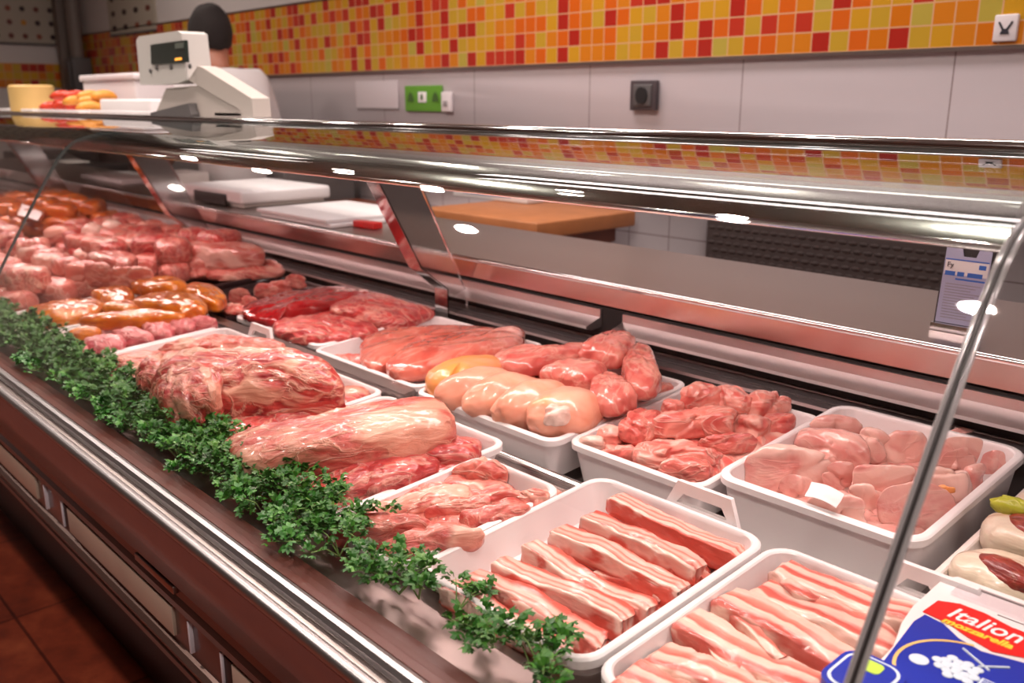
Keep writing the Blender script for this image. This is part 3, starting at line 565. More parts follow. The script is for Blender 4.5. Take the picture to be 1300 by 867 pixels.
# turkey drumsticks and thighs
dk = dict(amp=.004, crease=.3, boxy=.80, fine=.0012, grow=.99)
piece('F', [(258,322),(290,285),(370,240),(450,215),(530,200),(560,225),(540,270),(450,320),(370,350),(330,385),(280,368)], 'b', .014, .075, 'skiny', 'yellow skinned poultry leg, farthest left of the overlapping five', 'drumstick', 'poultry', **dk)
def drumstick(cx, cy, rx, ry, rz_, rot, mat, label, seed):
    ox, oy, s_ = CROP['F']; c = on_plane(ox + cx / s_, oy + cy / s_, .978, 1.1); v = []; f = []; n_ = 30; m_ = 44; off = Vector((seed * 2.7, seed, 0))
    for i in range(n_ + 1):
        th = math.pi * i / n_
        for k in range(m_):
            ph = 2 * math.pi * k / m_; d = Vector((math.sin(th) * math.cos(ph), math.cos(th), math.sin(th) * math.sin(ph))); t = d.y
            taper = 1 - .22 * max(0, t) ** 1.5; q = 1 + .10 * noise.noise(d * 1.6 + off) + .035 * noise.noise(d * 5 + off) + .012 * noise.noise(d * 14 + off)
            x, y, z = d.x * rx * q * taper, d.y * ry * q, d.z * rz_ * q * taper; v.append((c[0] + x * math.cos(rot) - y * math.sin(rot), c[1] + x * math.sin(rot) + y * math.cos(rot), c[2] + z + .06 * y))
    f = [(i * m_ + k, (i + 1) * m_ + k, (i + 1) * m_ + (k + 1) % m_, i * m_ + (k + 1) % m_) for i in range(n_) for k in range(m_)]
    return tag(link('drumstick', v, f, M[mat], origin=(c[0], c[1], c[2] - rz_)), label, 'poultry')
drumstick(452, 333, .045, .088, .048, -.42, 'skin', 'pale poultry leg between the yellow one and the middle leg', 3)
drumstick(556, 360, .047, .088, .050, -.40, 'skin', 'pale poultry leg, middle of the overlapping five', 5)
drumstick(662, 390, .048, .086, .051, -.38, 'skin', 'pale poultry leg next to the one showing its bone end', 7)
ham = drumstick(778, 420, .060, .078, .052, -.5, 'skin', 'pale poultry leg with its cut bone end facing front, rightmost of the five', 9)
piece('F', [(530,205),(570,180),(680,182),(800,172),(870,160),(880,180),(820,215),(740,255),(640,292),(570,285),(530,245)], 'b', .030, .055, 'shank', 'bare pink shank lying lengthwise behind the yellow leg', 'shank', 'meat', amp=.004, crease=.4)
piece('F', [(690,290),(740,250),(830,220),(900,225),(922,275),(895,325),(850,362),(780,350)], 'b', .035, .065, 'shank', 'round pink shank above the pale legs with a dark red hollow', 'shank', 'meat', amp=.005, crease=.5)
piece('F', [(830,215),(870,160),(940,118),(1005,118),(1022,165),(1000,225),(960,262),(890,245)], 'b', .045, .060, 'shank', 'pink shank topmost at the back of the drumstick tray', 'shank', 'meat', amp=.005, crease=.4)
piece('F', [(862,350),(880,290),(930,263),(980,290),(1005,340),(1030,390),(985,430),(905,435),(872,395)], 'b', .035, .060, 'shank', 'pink shank with a ragged red cut end, in the front right part', 'shank', 'meat', amp=.005, crease=.5)
piece('F', [(985,255),(1010,180),(1050,153),(1090,190),(1105,260),(1120,330),(1080,378),(1020,370),(990,310)], 'b', .040, .060, 'shank', 'upright pink shank rightmost in the drumstick tray', 'shank', 'meat', amp=.004, crease=.4)
piece('F', [(1095,330),(1120,305),(1165,320),(1150,345),(1110,355)], 'b', .0, .020, 'pork', 'small pink scrap in the right corner of the drumstick tray', 'meat_scrap', 'meat')
def face_patch(crop, cx, cy, row, h, r, mat, name, label, cat, T=.02):      # cut end: a small knobbly lump set on a piece
    n_ = 12; pts = [(cx + r * math.cos(2 * math.pi * k / n_) * (1 + .15 * math.sin(3 * k)), cy + r * .95 * math.sin(2 * math.pi * k / n_)) for k in range(n_)]
    return piece(crop, pts, row, h, T, mat, label, name, cat, amp=.005, crease=1.2, nth=48, nph=18)
def as_part(o, parent):
    for k in ('label', 'category', 'group'):
        if k in o: del o[k]
    wo = WL[o.name]; wp = WL[parent.name]; rz = parent.rotation_euler.z; d = wo - wp; c_, s_ = math.cos(-rz), math.sin(-rz)
    o.parent = parent; o.location = (d.x * c_ - d.y * s_, d.x * s_ + d.y * c_, d.z); o.rotation_euler.z -= rz; return o
as_part(face_patch('F', 740, 425, 'b', .034, 50, 'bone', 'bone_end', '', '', .045), ham)
as_part(face_patch('F', 712, 462, 'b', .012, 36, 'turkey', 'cut_meat', '', '', .035), ham)

c3 = at_y(637, 590, 1.079); MB().prism([(c3[0] - .016, c3[2] - .012), (c3[0] + .012, c3[2] - .012), (c3[0] + .003, c3[2] + .012), (c3[0] - .014, c3[2] + .012)], 'y', 1.076, 1.092).build('dark_clip', M['grey'], TR['chick'])
# ragged turkey pieces
tk = dict(amp=.009, crease=.9, boxy=.7)
for pts, h, T, mt, lb, nm in [
    ([(190,410),(230,370),(300,370),(325,430),(300,460),(240,445)], -.012, .03, 'bone', 'pale knob of bone at the front left corner of the turkey tray', 'bone_piece'),
    ([(305,370),(340,310),(400,310),(430,350),(400,400),(330,415)], -.002, .035, 'turkey', 'small red turkey piece next to the pale bone knob', 'turkey_piece'),
    ([(320,460),(380,420),(490,420),(522,470),(510,525),(440,500)], -.010, .035, 'turkey', 'flat red turkey piece at the front left rim', 'turkey_piece'),
    ([(640,200),(700,170),(780,200),(765,250),(700,280),(660,250)], .006, .04, 'turkey', 'pale red turkey piece behind the ragged bright one', 'turkey_piece'),
    ([(405,370),(430,310),(500,230),(560,205),(660,240),(650,300),(600,370),(540,410),(470,412)], .012, .05, 'pork', 'ragged bright red turkey piece standing up on the left', 'turkey_piece'),
    ([(920,120),(1000,80),(1080,100),(1150,170),(1140,240),(1060,235),(980,165)], .018, .045, 'turkey', 'deep pink turkey piece at the back middle of the tray', 'turkey_piece'),
    ([(750,160),(800,82),(850,70),(920,110),(980,170),(880,205),(800,218)], .018, .05, 'turkey', 'rounded turkey piece topmost at the back left', 'turkey_piece'),
    ([(1130,130),(1240,150),(1320,165),(1360,200),(1290,225),(1200,268),(1145,240)], .010, .045, 'turkey', 'turkey piece with orange skin at the back right', 'turkey_piece'),
    ([(1045,310),(1070,250),(1160,258),(1260,270),(1210,350),(1160,385),(1080,352)], -.002, .045, 'turkey', 'folded turkey piece with a pale core, by the right rim', 'turkey_piece'),
    ([(1170,320),(1250,250),(1350,250),(1370,300),(1280,345),(1200,370)], -.008, .035, 'pork', 'red turkey scrap squeezed against the deep tray', 'turkey_piece'),
    ([(605,355),(640,290),(740,258),(860,200),(1000,190),(1050,240),(1035,340),(960,362),(840,352),(720,378),(630,382)], .018, .055, 'turkey', 'large pale turkey piece with a purple centre, in the middle', 'turkey_piece'),
    ([(830,380),(960,365),(1090,358),(1150,380),(1165,412),(1060,462),(960,462),(870,422)], .004, .04, 'pork', 'long red turkey piece on the right, leaning on the rim', 'turkey_piece'),
    ([(510,440),(560,395),(680,380),(800,380),(850,430),(930,470),(1000,490),(900,510),(700,530),(640,565),(530,535)], .002, .045, 'turkey', 'broad pale turkey piece across the front of the tray', 'turkey_piece'),
    ([(640,540),(700,512),(850,500),(930,520),(920,600),(865,632),(760,605),(660,575)], -.002, .040, 'pork', 'smooth red turkey slice against the front rim', 'turkey_piece')]:
    piece('E', pts, 'b', h, T, mt, lb, nm, 'bone' if nm == 'bone_piece' else 'turkey', **tk)

# deep tray of poultry
kb = dict(amp=.011, crease=1.0, boxy=.65, fine=.0018)
for cr, pts, h, T, lb in [
    ('Q', [(620,330),(700,300),(850,360),(960,430),(900,470),(760,430),(640,400)], -.045, .06, 'pale poultry piece against the back wall of the deep tray'),
    ('K', [(560,340),(600,250),(680,230),(760,280),(860,340),(930,420),(925,480),(860,490),(760,470),(640,400)], -.025, .07, 'broad pale poultry piece behind the front left rounded one'),
    ('K', [(620,240),(700,213),(830,208),(925,250),(870,305),(800,312),(700,285)], -.020, .06, 'poultry piece at the back left of the deep tray with a rosy top'),
    ('K', [(840,305),(925,240),(1005,262),(1060,320),(1082,400),(1000,425),(950,385),(900,330)], -.020, .06, 'bent poultry wing at the back middle of the deep tray'),
    ('K', [(1060,325),(1120,282),(1240,272),(1290,300),(1250,400),(1180,425),(1110,425),(1075,385)], -.022, .06, 'mauve poultry piece behind the glass joint'),
    ('Q', [(720,400),(850,385),(960,430),(1060,500),(1010,545),(900,470),(780,440)], -.030, .055, 'long pale poultry piece along the back right'),
    ('Q', [(1010,535),(1080,475),(1120,462),(1155,490),(1150,515),(1095,570),(1040,565)], -.025, .04, 'small yellowish poultry tip in the back right corner'),
    ('K', [(290,525),(345,425),(440,382),(580,370),(700,420),(745,480),(660,545),(560,572),(470,602),(370,575)], -.025, .085, 'rounded pale poultry thigh at the front left of the deep tray'),
    ('K', [(480,605),(540,550),(640,538),(660,600),(620,660),(540,640)], -.040, .05, 'orange-pink poultry scrap beside the white slip'),
    ('K', [(620,650),(700,600),(820,610),(900,700),(980,790),(920,780),(840,745),(700,695)], -.038, .05, 'pale poultry skin piece under the white slip'),
    ('K', [(720,530),(790,440),(860,450),(885,505),(830,565),(760,555)], -.022, .05, 'small wrinkled poultry piece in the middle of the deep tray'),
    ('K', [(850,575),(900,550),(960,600),(1045,632),(1005,692),(920,675),(865,630)], -.030, .05, 'curled poultry neck in front of the wrinkled pieces'),
    ('K', [(885,490),(960,430),(1090,430),(1205,450),(1190,560),(1080,602),(990,592),(905,545)], -.018, .065, 'large wrinkled poultry piece in the centre right'),
    ('Q', [(720,525),(790,460),(900,455),(960,540),(905,605),(780,595)], -.015, .055, 'folded poultry piece right of the glass joint'),
    ('Q', [(900,570),(1000,540),(1045,590),(1035,650),(960,722),(905,680)], -.025, .05, 'pink poultry piece against the right wall'),
    ('Q', [(600,630),(700,545),(800,600),(915,620),(912,700),(860,765),(720,740),(620,700)], -.022, .055, 'poultry piece with a yellow fat streak'),
    ('Q', [(325,850),(380,740),(500,698),(620,720),(760,738),(845,785),(760,880),(600,930),(420,920)], -.022, .075, 'large smooth poultry piece in the front right corner'),
    ]:
    piece(cr, pts, 'g', h, T, 'bird', lb, 'poultry_piece', 'poultry', **kb)
yf = piece('Q', [(710,655),(760,645),(830,680),(855,705),(800,712),(740,690)], 'g', .004, .014, 'skiny', '', 'yellow_fat', '', amp=.002, crease=0, nth=32, nph=12)
yf['label'] = 'yellow strip of fat on poultry beside the glass joint'; yf['category'] = 'fat'
def quad_sheet(crop, pts, row, h, name, label, cat, mat, bend=.004):
    ox, oy, s_ = CROP[crop]; z0, y0 = ROWZ[row]; c4 = [Vector(on_plane(ox + a / s_, oy + b_ / s_, z0 + h, y0)) for a, b_ in pts]; v = []; f = []; n_ = 8
    for k in (0, .0008):
        for i in range(n_ + 1):
            for j in range(n_ + 1):
                a, b_ = i / n_, j / n_; p_ = (c4[0] * (1 - a) + c4[1] * a) * (1 - b_) + (c4[3] * (1 - a) + c4[2] * a) * b_
                v.append((p_.x, p_.y, p_.z + k + bend * math.sin(a * 3.1) - bend * .5 * math.sin(b_ * 5)))
    m_ = n_ + 1; N = m_ * m_
    for i in range(n_):
        for j in range(n_): q = (i * m_ + j, i * m_ + j + 1, (i + 1) * m_ + j + 1, (i + 1) * m_ + j); f += [q, tuple(N + t for t in q[::-1])]
    return tag(link(name, v, f, mat), label, cat)
quad_sheet('K', [(650,530),(830,598),(785,680),(612,615)], 'g', .012, 'paper_slip', 'white paper slip lying on the poultry in the deep tray', 'slip', M['paper'])

# pork neck tangle
pk = dict(amp=.007, crease=.9)
for cr, pts, h, T, mt, lb in [
    ('M', [(560,350),(640,250),(750,190),(900,175),(920,210),(800,290),(680,345)], -.020, .035, 'porkfat', 'pork neck piece under the top one near the steel tube'),
    ('G', [(860,220),(960,150),(1020,98),(1062,140),(1135,225),(1060,268),(930,255)], -.010, .045, 'porkfat', 'pork piece rising to a red tip at the back of the tray'),
    ('G', [(620,300),(650,258),(800,236),(760,300),(650,352),(565,375)], -.012, .03, 'pork', 'small bright red pork piece at the left rim'),
    ('G', [(370,440),(560,388),(660,340),(830,250),(910,220),(930,300),(830,385),(700,425),(480,445)], -.004, .035, 'porkfat', 'long stringy pork piece laid across the middle'),
    ('G', [(720,450),(880,375),(1000,280),(1100,238),(1210,270),(1250,310),(1100,360),(1000,425),(880,445)], .0, .04, 'porkfat', 'white-flecked pork piece over the stringy one'),
    ('G', [(900,445),(1060,380),(1180,310),(1250,340),(1245,400),(1100,475),(980,500)], .0, .035, 'pork', 'folded red pork flap at the right rim'),
    ('G', [(1180,330),(1250,280),(1300,262),(1370,270),(1380,310),(1330,380),(1260,400)], -.002, .035, 'porkfat', 'pale pork end nearest the rib tray corner'),
    ('G', [(170,485),(300,455),(450,440),(600,420),(700,428),(740,470),(650,550),(480,615),(400,608),(240,555)], .002, .055, 'pork', 'smooth tube-shaped pork fillet at the front left'),
    ('G', [(480,620),(600,555),(720,488),(850,450),(965,470),(1015,510),(900,585),(740,645),(620,690),(520,705)], .002, .045, 'pork', 'round pork chop with fine marbling at the front right')]:
    piece(cr, pts, 'f', h, T, mt, lb, 'pork_piece', 'pork', **pk)

# beef and loin
piece('C', [(235,650),(330,610),(420,585),(470,600),(500,690),(470,745),(425,755),(330,720)], 'f', -.012, .045, 'beeffat', 'marbled flat beef cut at the front under the loin', 'beef_cut', 'beef', amp=.005, crease=.6)
piece('C', [(420,745),(520,690),(680,620),(850,560),(1000,500),(1040,515),(1020,550),(860,612),(700,670),(520,745),(440,762)], 'f', -.022, .035, 'beef', 'thin lower layer of beef along the pork tray rim', 'beef_cut', 'beef', amp=.005, crease=.8)
piece('C', [(420,600),(560,545),(700,510),(840,480),(870,530),(850,580),(700,645),(500,690),(460,650)], 'f', .0, .045, 'beef', 'broad red beef muscle resting beside the long loin', 'beef_cut', 'beef', amp=.006, crease=.7)
piece('C', [(780,500),(850,455),(940,435),(1000,465),(1038,500),(1000,545),(900,575),(840,560)], 'f', .0, .045, 'beef', 'ragged square beef end behind the broad red muscle', 'beef_cut', 'beef', amp=.008, crease=.9)
lo = piece('C', [(132,520),(300,460),(560,372),(760,325),(872,303),(905,350),(915,420),(770,490),(560,562),(380,605),(220,650),(190,620),(155,570)], 'f', .032, .085, 'loin', 'long pale fat-covered loin laid across the front row', 'loin', 'meat', amp=.004, crease=.35, boxy=.55, nth=110, nph=36)
# big roll
piece('Z', [(700,505),(760,450),(900,425),(1060,408),(1200,388),(1310,385),(1290,432),(1100,482),(900,552),(830,592),(740,545)], 'f', -.005, .055, 'beef', 'ragged beef strip between the rolled shoulder and the loin', 'beef_cut', 'beef', amp=.009, crease=1)
piece('Z', [(590,190),(700,150),(800,135),(900,160),(1025,180),(960,215),(700,225)], 'f', .012, .05, 'porkfat', 'fatty pork piece behind the rolled shoulder', 'pork_piece', 'pork', amp=.009, crease=.9)
piece('Z', [(300,255),(420,215),(600,190),(580,260),(540,300),(420,290),(330,290)], 'f', .0, .045, 'porkfat', 'flat fatty pork piece at the rear of the shoulder tray', 'pork_piece', 'pork', amp=.008, crease=.9)
piece('Z', [(330,290),(430,262),(540,270),(560,330),(500,375),(430,370),(370,340)], 'f', -.002, .05, 'porkfat', 'orange-tinged fatty pork piece beside the parsley', 'pork_piece', 'pork', amp=.008, crease=.9)
big = piece('Z', [(590,330),(620,270),(700,225),(820,200),(960,190),(1110,190),(1180,240),(1222,340),(1200,398),(1000,425),(800,452),(690,495),(620,470),(590,410)], 'f', .045, .13, 'beeffat', 'big rolled beef shoulder streaked with fat, tallest piece in front', 'beef_roll', 'beef', amp=.011, crease=.9, boxy=.6, nth=110, nph=40)
piece('Z', [(505,330),(530,250),(600,205),(690,210),(700,300),(640,400),(600,440),(530,400)], 'f', .035, .11, 'beeffat', 'left half of the cut beef shoulder, leaning on the big roll', 'beef_roll', 'beef', amp=.010, crease=.9, boxy=.6)
as_part(piece('Z', [(600,330),(640,270),(720,250),(790,300),(800,380),(770,440),(700,480),(630,450),(595,400)], 'f', .062, .09, 'beeffat', '', 'cut_face', '', amp=.011, crease=1.4, boxy=.6), big)

# liver tray
piece('L', [(1050,240),(1120,175),(1240,135),(1330,140),(1400,190),(1540,240),(1590,260),(1480,330),(1350,350),(1200,290)], 'b', .008, .05, 'beef', 'marbled beef slice at the right of the liver', 'beef_slice', 'beef', amp=.006, crease=.6)
piece('L', [(570,250),(620,200),(760,152),(900,132),(1000,112),(1100,95),(1240,130),(1060,205),(930,245),(820,275),(750,335),(650,320),(595,295)], 'b', .012, .05, 'liver', 'shiny dark red liver along the rear of its tray', 'liver', 'liver', amp=.006, crease=.5)
piece('L', [(735,345),(780,282),(900,262),(1050,270),(1200,310),(1290,355),(1160,405),(1000,435),(850,425)], 'b', .004, .05, 'beef', 'red beef slice in front of the liver', 'beef_slice', 'beef', amp=.007, crease=.7)
for i, (cx, cy, r_, lb) in enumerate([(540,160,48,'pink meat chunk at the left end of the dark tray by the liver'), (590,200,42,'pink meat chunk touching the liver on its left'), (680,130,50,'pink meat chunk in the middle of the small dark tray'), (760,105,50,'pink meat chunk second from the back in the small dark tray'), (850,80,45,'pink meat chunk farthest back in the small dark tray'), (500,230,45,'thin pink scrap in front of the chunks by the liver'), (560,235,38,'flat pink scrap squeezed beside the white liver tray')]):
    pts = [(cx + r_ * 1.2 * math.cos(a) * (1 + .2 * math.sin(a * 3 + i)), cy + r_ * .75 * math.sin(a)) for a in [k * math.pi / 5 for k in range(10)]]
    piece('L', pts, 'b', .004, .05 if i < 5 else .02, 'pork', lb, 'meat_chunk', 'meat', amp=.007, crease=.8, nth=48, nph=20)
# orange fillets
og = dict(amp=.005, crease=.5, boxy=.65, fine=.0015)
for cr, pts, h, T, lb in [
    ('A', [(120,640),(250,590),(380,580),(430,620),(350,680),(230,712),(150,690)], .008, .055, 'orange marinated fillet at the front left of its tray'),
    ('A', [(380,560),(440,530),(530,530),(545,600),(480,640),(430,615)], .020, .05, 'orange marinated fillet second from the left at the back'),
    ('A', [(545,535),(600,492),(720,492),(765,530),(710,570),(600,580)], .030, .05, 'orange marinated fillet topmost of the pile, with white shine'),
    ('A', [(745,540),(800,515),(880,530),(932,590),(900,642),(840,625),(790,580)], .015, .05, 'curled orange marinated fillet at the right end'),
    ('A', [(555,610),(600,560),(760,555),(835,605),(838,660),(760,675),(640,645)], .025, .05, 'broad orange marinated fillet in the centre right'),
    ('A', [(430,640),(480,600),(545,590),(570,640),(520,665)], .018, .04, 'small orange marinated fillet in the middle gap'),
    ('A', [(345,685),(480,640),(640,628),(740,645),(745,675),(690,690),(500,712),(400,712)], .018, .045, 'long orange marinated fillet along the front'),
    ('A', [(280,750),(330,702),(405,710),(400,740),(330,770)], .005, .04, 'orange marinated scrap over the gizzards')]:
    piece(cr, pts, 'f', h, T, 'orange', lb, 'marinated_fillet', 'marinated meat', **og)
for pts, lb in [([(225,795),(290,765),(360,770),(360,815),(290,840),(240,825)], 'dark pink gizzard at the front left corner'), ([(350,760),(430,730),(505,750),(505,800),(380,825)], 'large pink gizzard second from the left'), ([(465,720),(540,700),(610,738),(622,770),(520,785)], 'pink gizzard with a white vein, third from the left'), ([(590,700),(650,680),(720,700),(705,750),(630,765)], 'pink gizzard in the middle of its row'), ([(680,680),(750,658),(805,690),(790,732),(720,742)], 'pink gizzard second from the right'), ([(780,690),(830,662),(895,690),(865,715),(800,725)], 'pale pink gizzard at the right end of its row'), ([(590,690),(660,685),(640,720),(600,720)], 'small dark gizzard tucked behind the row')]:
    piece('A', pts, 'f', .0, .045, 'gizzard', lb, 'gizzard', 'gizzard', amp=.005, crease=.7, nth=48, nph=20)
# loin joint on the dark tray
piece('A', [(690,450),(760,445),(840,470),(840,500),(760,500),(700,480)], 'b', .018, .03, 'pork', 'thin pink piece under the left end of the loin joint', 'meat_piece', 'meat')
piece('A', [(840,480),(900,460),(1000,450),(1120,440),(1165,465),(1130,490),(1000,505),(900,515)], 'b', .012, .04, 'porkfat', 'fat-edged pork slice under the loin joint', 'pork_piece', 'pork')
piece('A', [(1080,430),(1130,420),(1165,450),(1160,480),(1110,480)], 'b', .022, .04, 'pork', 'small pork scrap at the right end of the dark tray', 'meat_scrap', 'meat')
piece('A', [(690,390),(720,362),(900,358),(1040,360),(1078,400),(1060,440),(940,465),(830,450),(700,432)], 'b', .060, .085, 'cube', 'pink rounded loin joint on a dark tray near the scale', 'loin_joint', 'meat', amp=.005, crease=.3, boxy=.5)

# piles of cubes, bones, marinated pieces farther along the case
def chunk(x, y, z, sx, sy, sz, rz, mat, seed, name, boxy=.45, amp=.006, crease=.3, n=10):
    pts = [(x + sx / 2 * math.copysign(abs(math.cos(a)) ** .6, math.cos(a)) * math.cos(rz) - sy / 2 * math.copysign(abs(math.sin(a)) ** .6, math.sin(a)) * math.sin(rz),
            y + sx / 2 * math.copysign(abs(math.cos(a)) ** .6, math.cos(a)) * math.sin(rz) + sy / 2 * math.copysign(abs(math.sin(a)) ** .6, math.sin(a)) * math.cos(rz), z) for a in [k * 2 * math.pi / n for k in range(n)]]
    return pillow(pts, sz, M[mat], seed, amp=amp, crease=crease, boxy=boxy, name=name, nth=32, nph=14, fine=.002)
rnd = random.Random(11)
def pile(x0, x1, y0, y1, z0, nx, ny, layers, size, mat, name, cat, labels, group, boxy=.45, asp=1.0, **k):
    i = 0
    for L in range(layers):
        ax, ay = nx - L, max(1, ny - L)
        for a in range(ax):
            for b_ in range(ay):
                x = x0 + (x1 - x0) * (a + .5 + L * .2) / (ax + L * .4) + rnd.uniform(-.018, .018); y = y0 + (y1 - y0) * (b_ + .5) / ay + rnd.uniform(-.015, .015)
                s_ = size * rnd.uniform(.8, 1.2); zz = z0 + .06 * (y - y0) + L * size * .55
                mm = mat if isinstance(mat, str) else rnd.choice(mat)
                o = chunk(x, y, zz, s_ * asp, s_, s_ * .75, rnd.uniform(-.9, .9), mm, 100 + SEED[0], name, boxy, **k); SEED[0] += 1
                tag(o, labels, cat, group); i += 1
pile(-3.72, -2.93, .68, 1.02, .955, 8, 3, 2, .10, ['cube', 'cube', 'porkfat'], 'belly_cube', 'pork', 'thick cube of pork belly in the heap behind the orange fillets', 'heaped belly cubes')
for (cr, pts, h, T, lb) in [('A', [(365,410),(420,388),(520,400),(560,430),(540,470),(480,490),(400,450)], .075, .06, 'broad belly slab with a white marbled top, crowning the cube heap'), ('A', [(345,480),(380,445),(450,470),(470,520),(400,530),(345,515)], .05, .075, 'pink belly cube left of the front corner of the heap'), ('A', [(455,490),(540,460),(620,480),(615,520),(520,535),(465,525)], .055, .07, 'large pink belly block at the right front of the heap'), ('A', [(295,440),(345,440),(335,520),(300,530)], .045, .07, 'belly cube with a white fat side facing out'), ('A', [(145,410),(260,405),(270,435),(230,470),(150,460)], .06, .055, 'purple-tinted shiny belly block at the left of the heap')]:
    piece(cr, pts, 'f', h, T, 'cube', lb, 'belly_slab', 'pork', amp=.004, crease=.2, boxy=.45)
pile(-4.12, -3.32, 1.13, 1.50, .965, 9, 5, 2, .09, ['turkey', 'porkfat', 'beeffat', 'cube', 'beef'], 'meat_bone_piece', 'meat', 'raw soup bone piece in the heap behind the belly cubes', 'heaped soup bones', .6, 1.25)
for px_, py_, r_ in [(118, 296, 19), (143, 292, 19), (143, 312, 12)]:
    c3 = on_plane(px_, py_, 1.03, 1.1); o = MB().ell(c3, (.042 * r_ / 19,) * 3, 12, nz=.12, seed=px_).build('marrow_bone', M['bone'], smooth=True)
    tag(o, {118: 'round white bone knuckle, left one of the larger pair on the heap', 296: '', 143: 'round white bone knuckle, ' + ('right one of the larger pair on the heap' if py_ == 292 else 'small one lowest on the heap')}[px_], 'bone')
pile(-4.72, -3.80, .68, 1.02, .955, 9, 4, 2, .10, ['cube', 'pork', 'beeffat', 'beef'], 'meat_chunk', 'meat', 'red meat chunk in the heap cut by the left picture edge', 'heaped red meat', .6, 1.3)
pile(-5.22, -4.2, 1.10, 1.50, .965, 10, 5, 3, .085, 'brownmar', 'marinated_piece', 'marinated meat', 'red-orange marinated piece in the heap by the rear louvres', 'heaped marinated pieces', .65, 1.7, crease=.6)
pile(-6.5, -5.3, 1.10, 1.50, .97, 8, 3, 1, .13, ['pork', 'cube'], 'meat_chunk', 'meat', 'pink meat chunk in the farthest heap', 'farthest meat heap', .65, 1.3)
pile(-3.25, -2.9, 1.16, 1.46, .99, 3, 3, 2, .11, ['pork', 'beef'], 'beef_chunk', 'beef', 'red meat chunk heaped between the loin joint and the bones', 'heaped red chunks', .6, 1.2)
o = quad_sheet('A', [(92,190),(175,228),(155,262),(72,238)], 'b', .13, 'price_card', 'blank white card standing in the marinated pieces', 'card', M['paper'], .002)

def under(key, x0, x1, y0, y1, z, nx, ny, size, mat, name, cat, label, group, **k):
    for a in range(nx):
        for b_ in range(ny):
            x = x0 + (x1 - x0) * (a + .5) / nx + rnd.uniform(-.008, .008); y = y0 + (y1 - y0) * (b_ + .5) / ny + rnd.uniform(-.008, .008); SEED[0] += 1
            o = chunk(x, y, z + .06 * (y - y0), size * 1.25, size, .040, rnd.uniform(-.6, .6), mat, SEED[0] + 300, name, .6, .008, .9); tag(o, label, cat, group)
under('pork', -1.045, -.935, .685, .895, .928, 3, 4, .085, 'pork', 'pork_piece', 'pork', 'pork scrap in the bottom layer of the neck meat tray', 'bottom layer of neck meat')
under('mid', -.99, -.82, 1.165, 1.44, .932, 4, 5, .085, 'turkey', 'turkey_piece', 'turkey', 'red scrap in the bottom layer of the ragged turkey tray', 'bottom layer of turkey')
under('big', -.70, -.49, 1.19, 1.49, .922, 3, 4, .085, 'bird', 'poultry_piece', 'poultry', 'pale piece in the bottom layer of the deep poultry tray', 'bottom layer of poultry')
under('should', -2.18, -1.90, .69, 1.0, .925, 3, 4, .10, 'porkfat', 'pork_piece', 'pork', 'fatty scrap in the bottom layer of the shoulder tray', 'bottom layer of the shoulder tray')
under('roll', -1.80, -1.52, .69, 1.0, .925, 3, 4, .10, 'beeffat', 'beef_piece', 'beef', 'beef scrap lying under the rolled shoulder', 'beef scraps under the roll')
under('loin', -1.43, -1.14, .68, .98, .925, 3, 4, .10, 'beef', 'beef_piece', 'beef', 'beef scrap lying under the long loin', 'beef scraps under the loin')
under('chick', -1.42, -1.10, 1.17, 1.46, .935, 4, 4, .10, 'pork', 'shank', 'meat', 'pink meat in the bottom layer of the drumstick tray', 'bottom layer of the drumstick tray')
under('orange', -2.85, -2.61, .70, 1.0, .925, 2, 3, .115, 'orange', 'marinated_fillet', 'marinated meat', 'orange fillet in the bottom layer of its tray', 'bottom layer of orange fillets')
under('giz', -2.53, -2.27, .69, .99, .920, 4, 5, .07, 'gizzard', 'gizzard', 'gizzard', 'pink gizzard in the bottom layer of its tray', 'bottom layer of gizzards')
under('liver', -2.32, -1.95, 1.16, 1.46, .940, 4, 3, .10, 'beef', 'beef_piece', 'beef', 'beef scrap lying under the liver and slices', 'beef scraps under the liver')
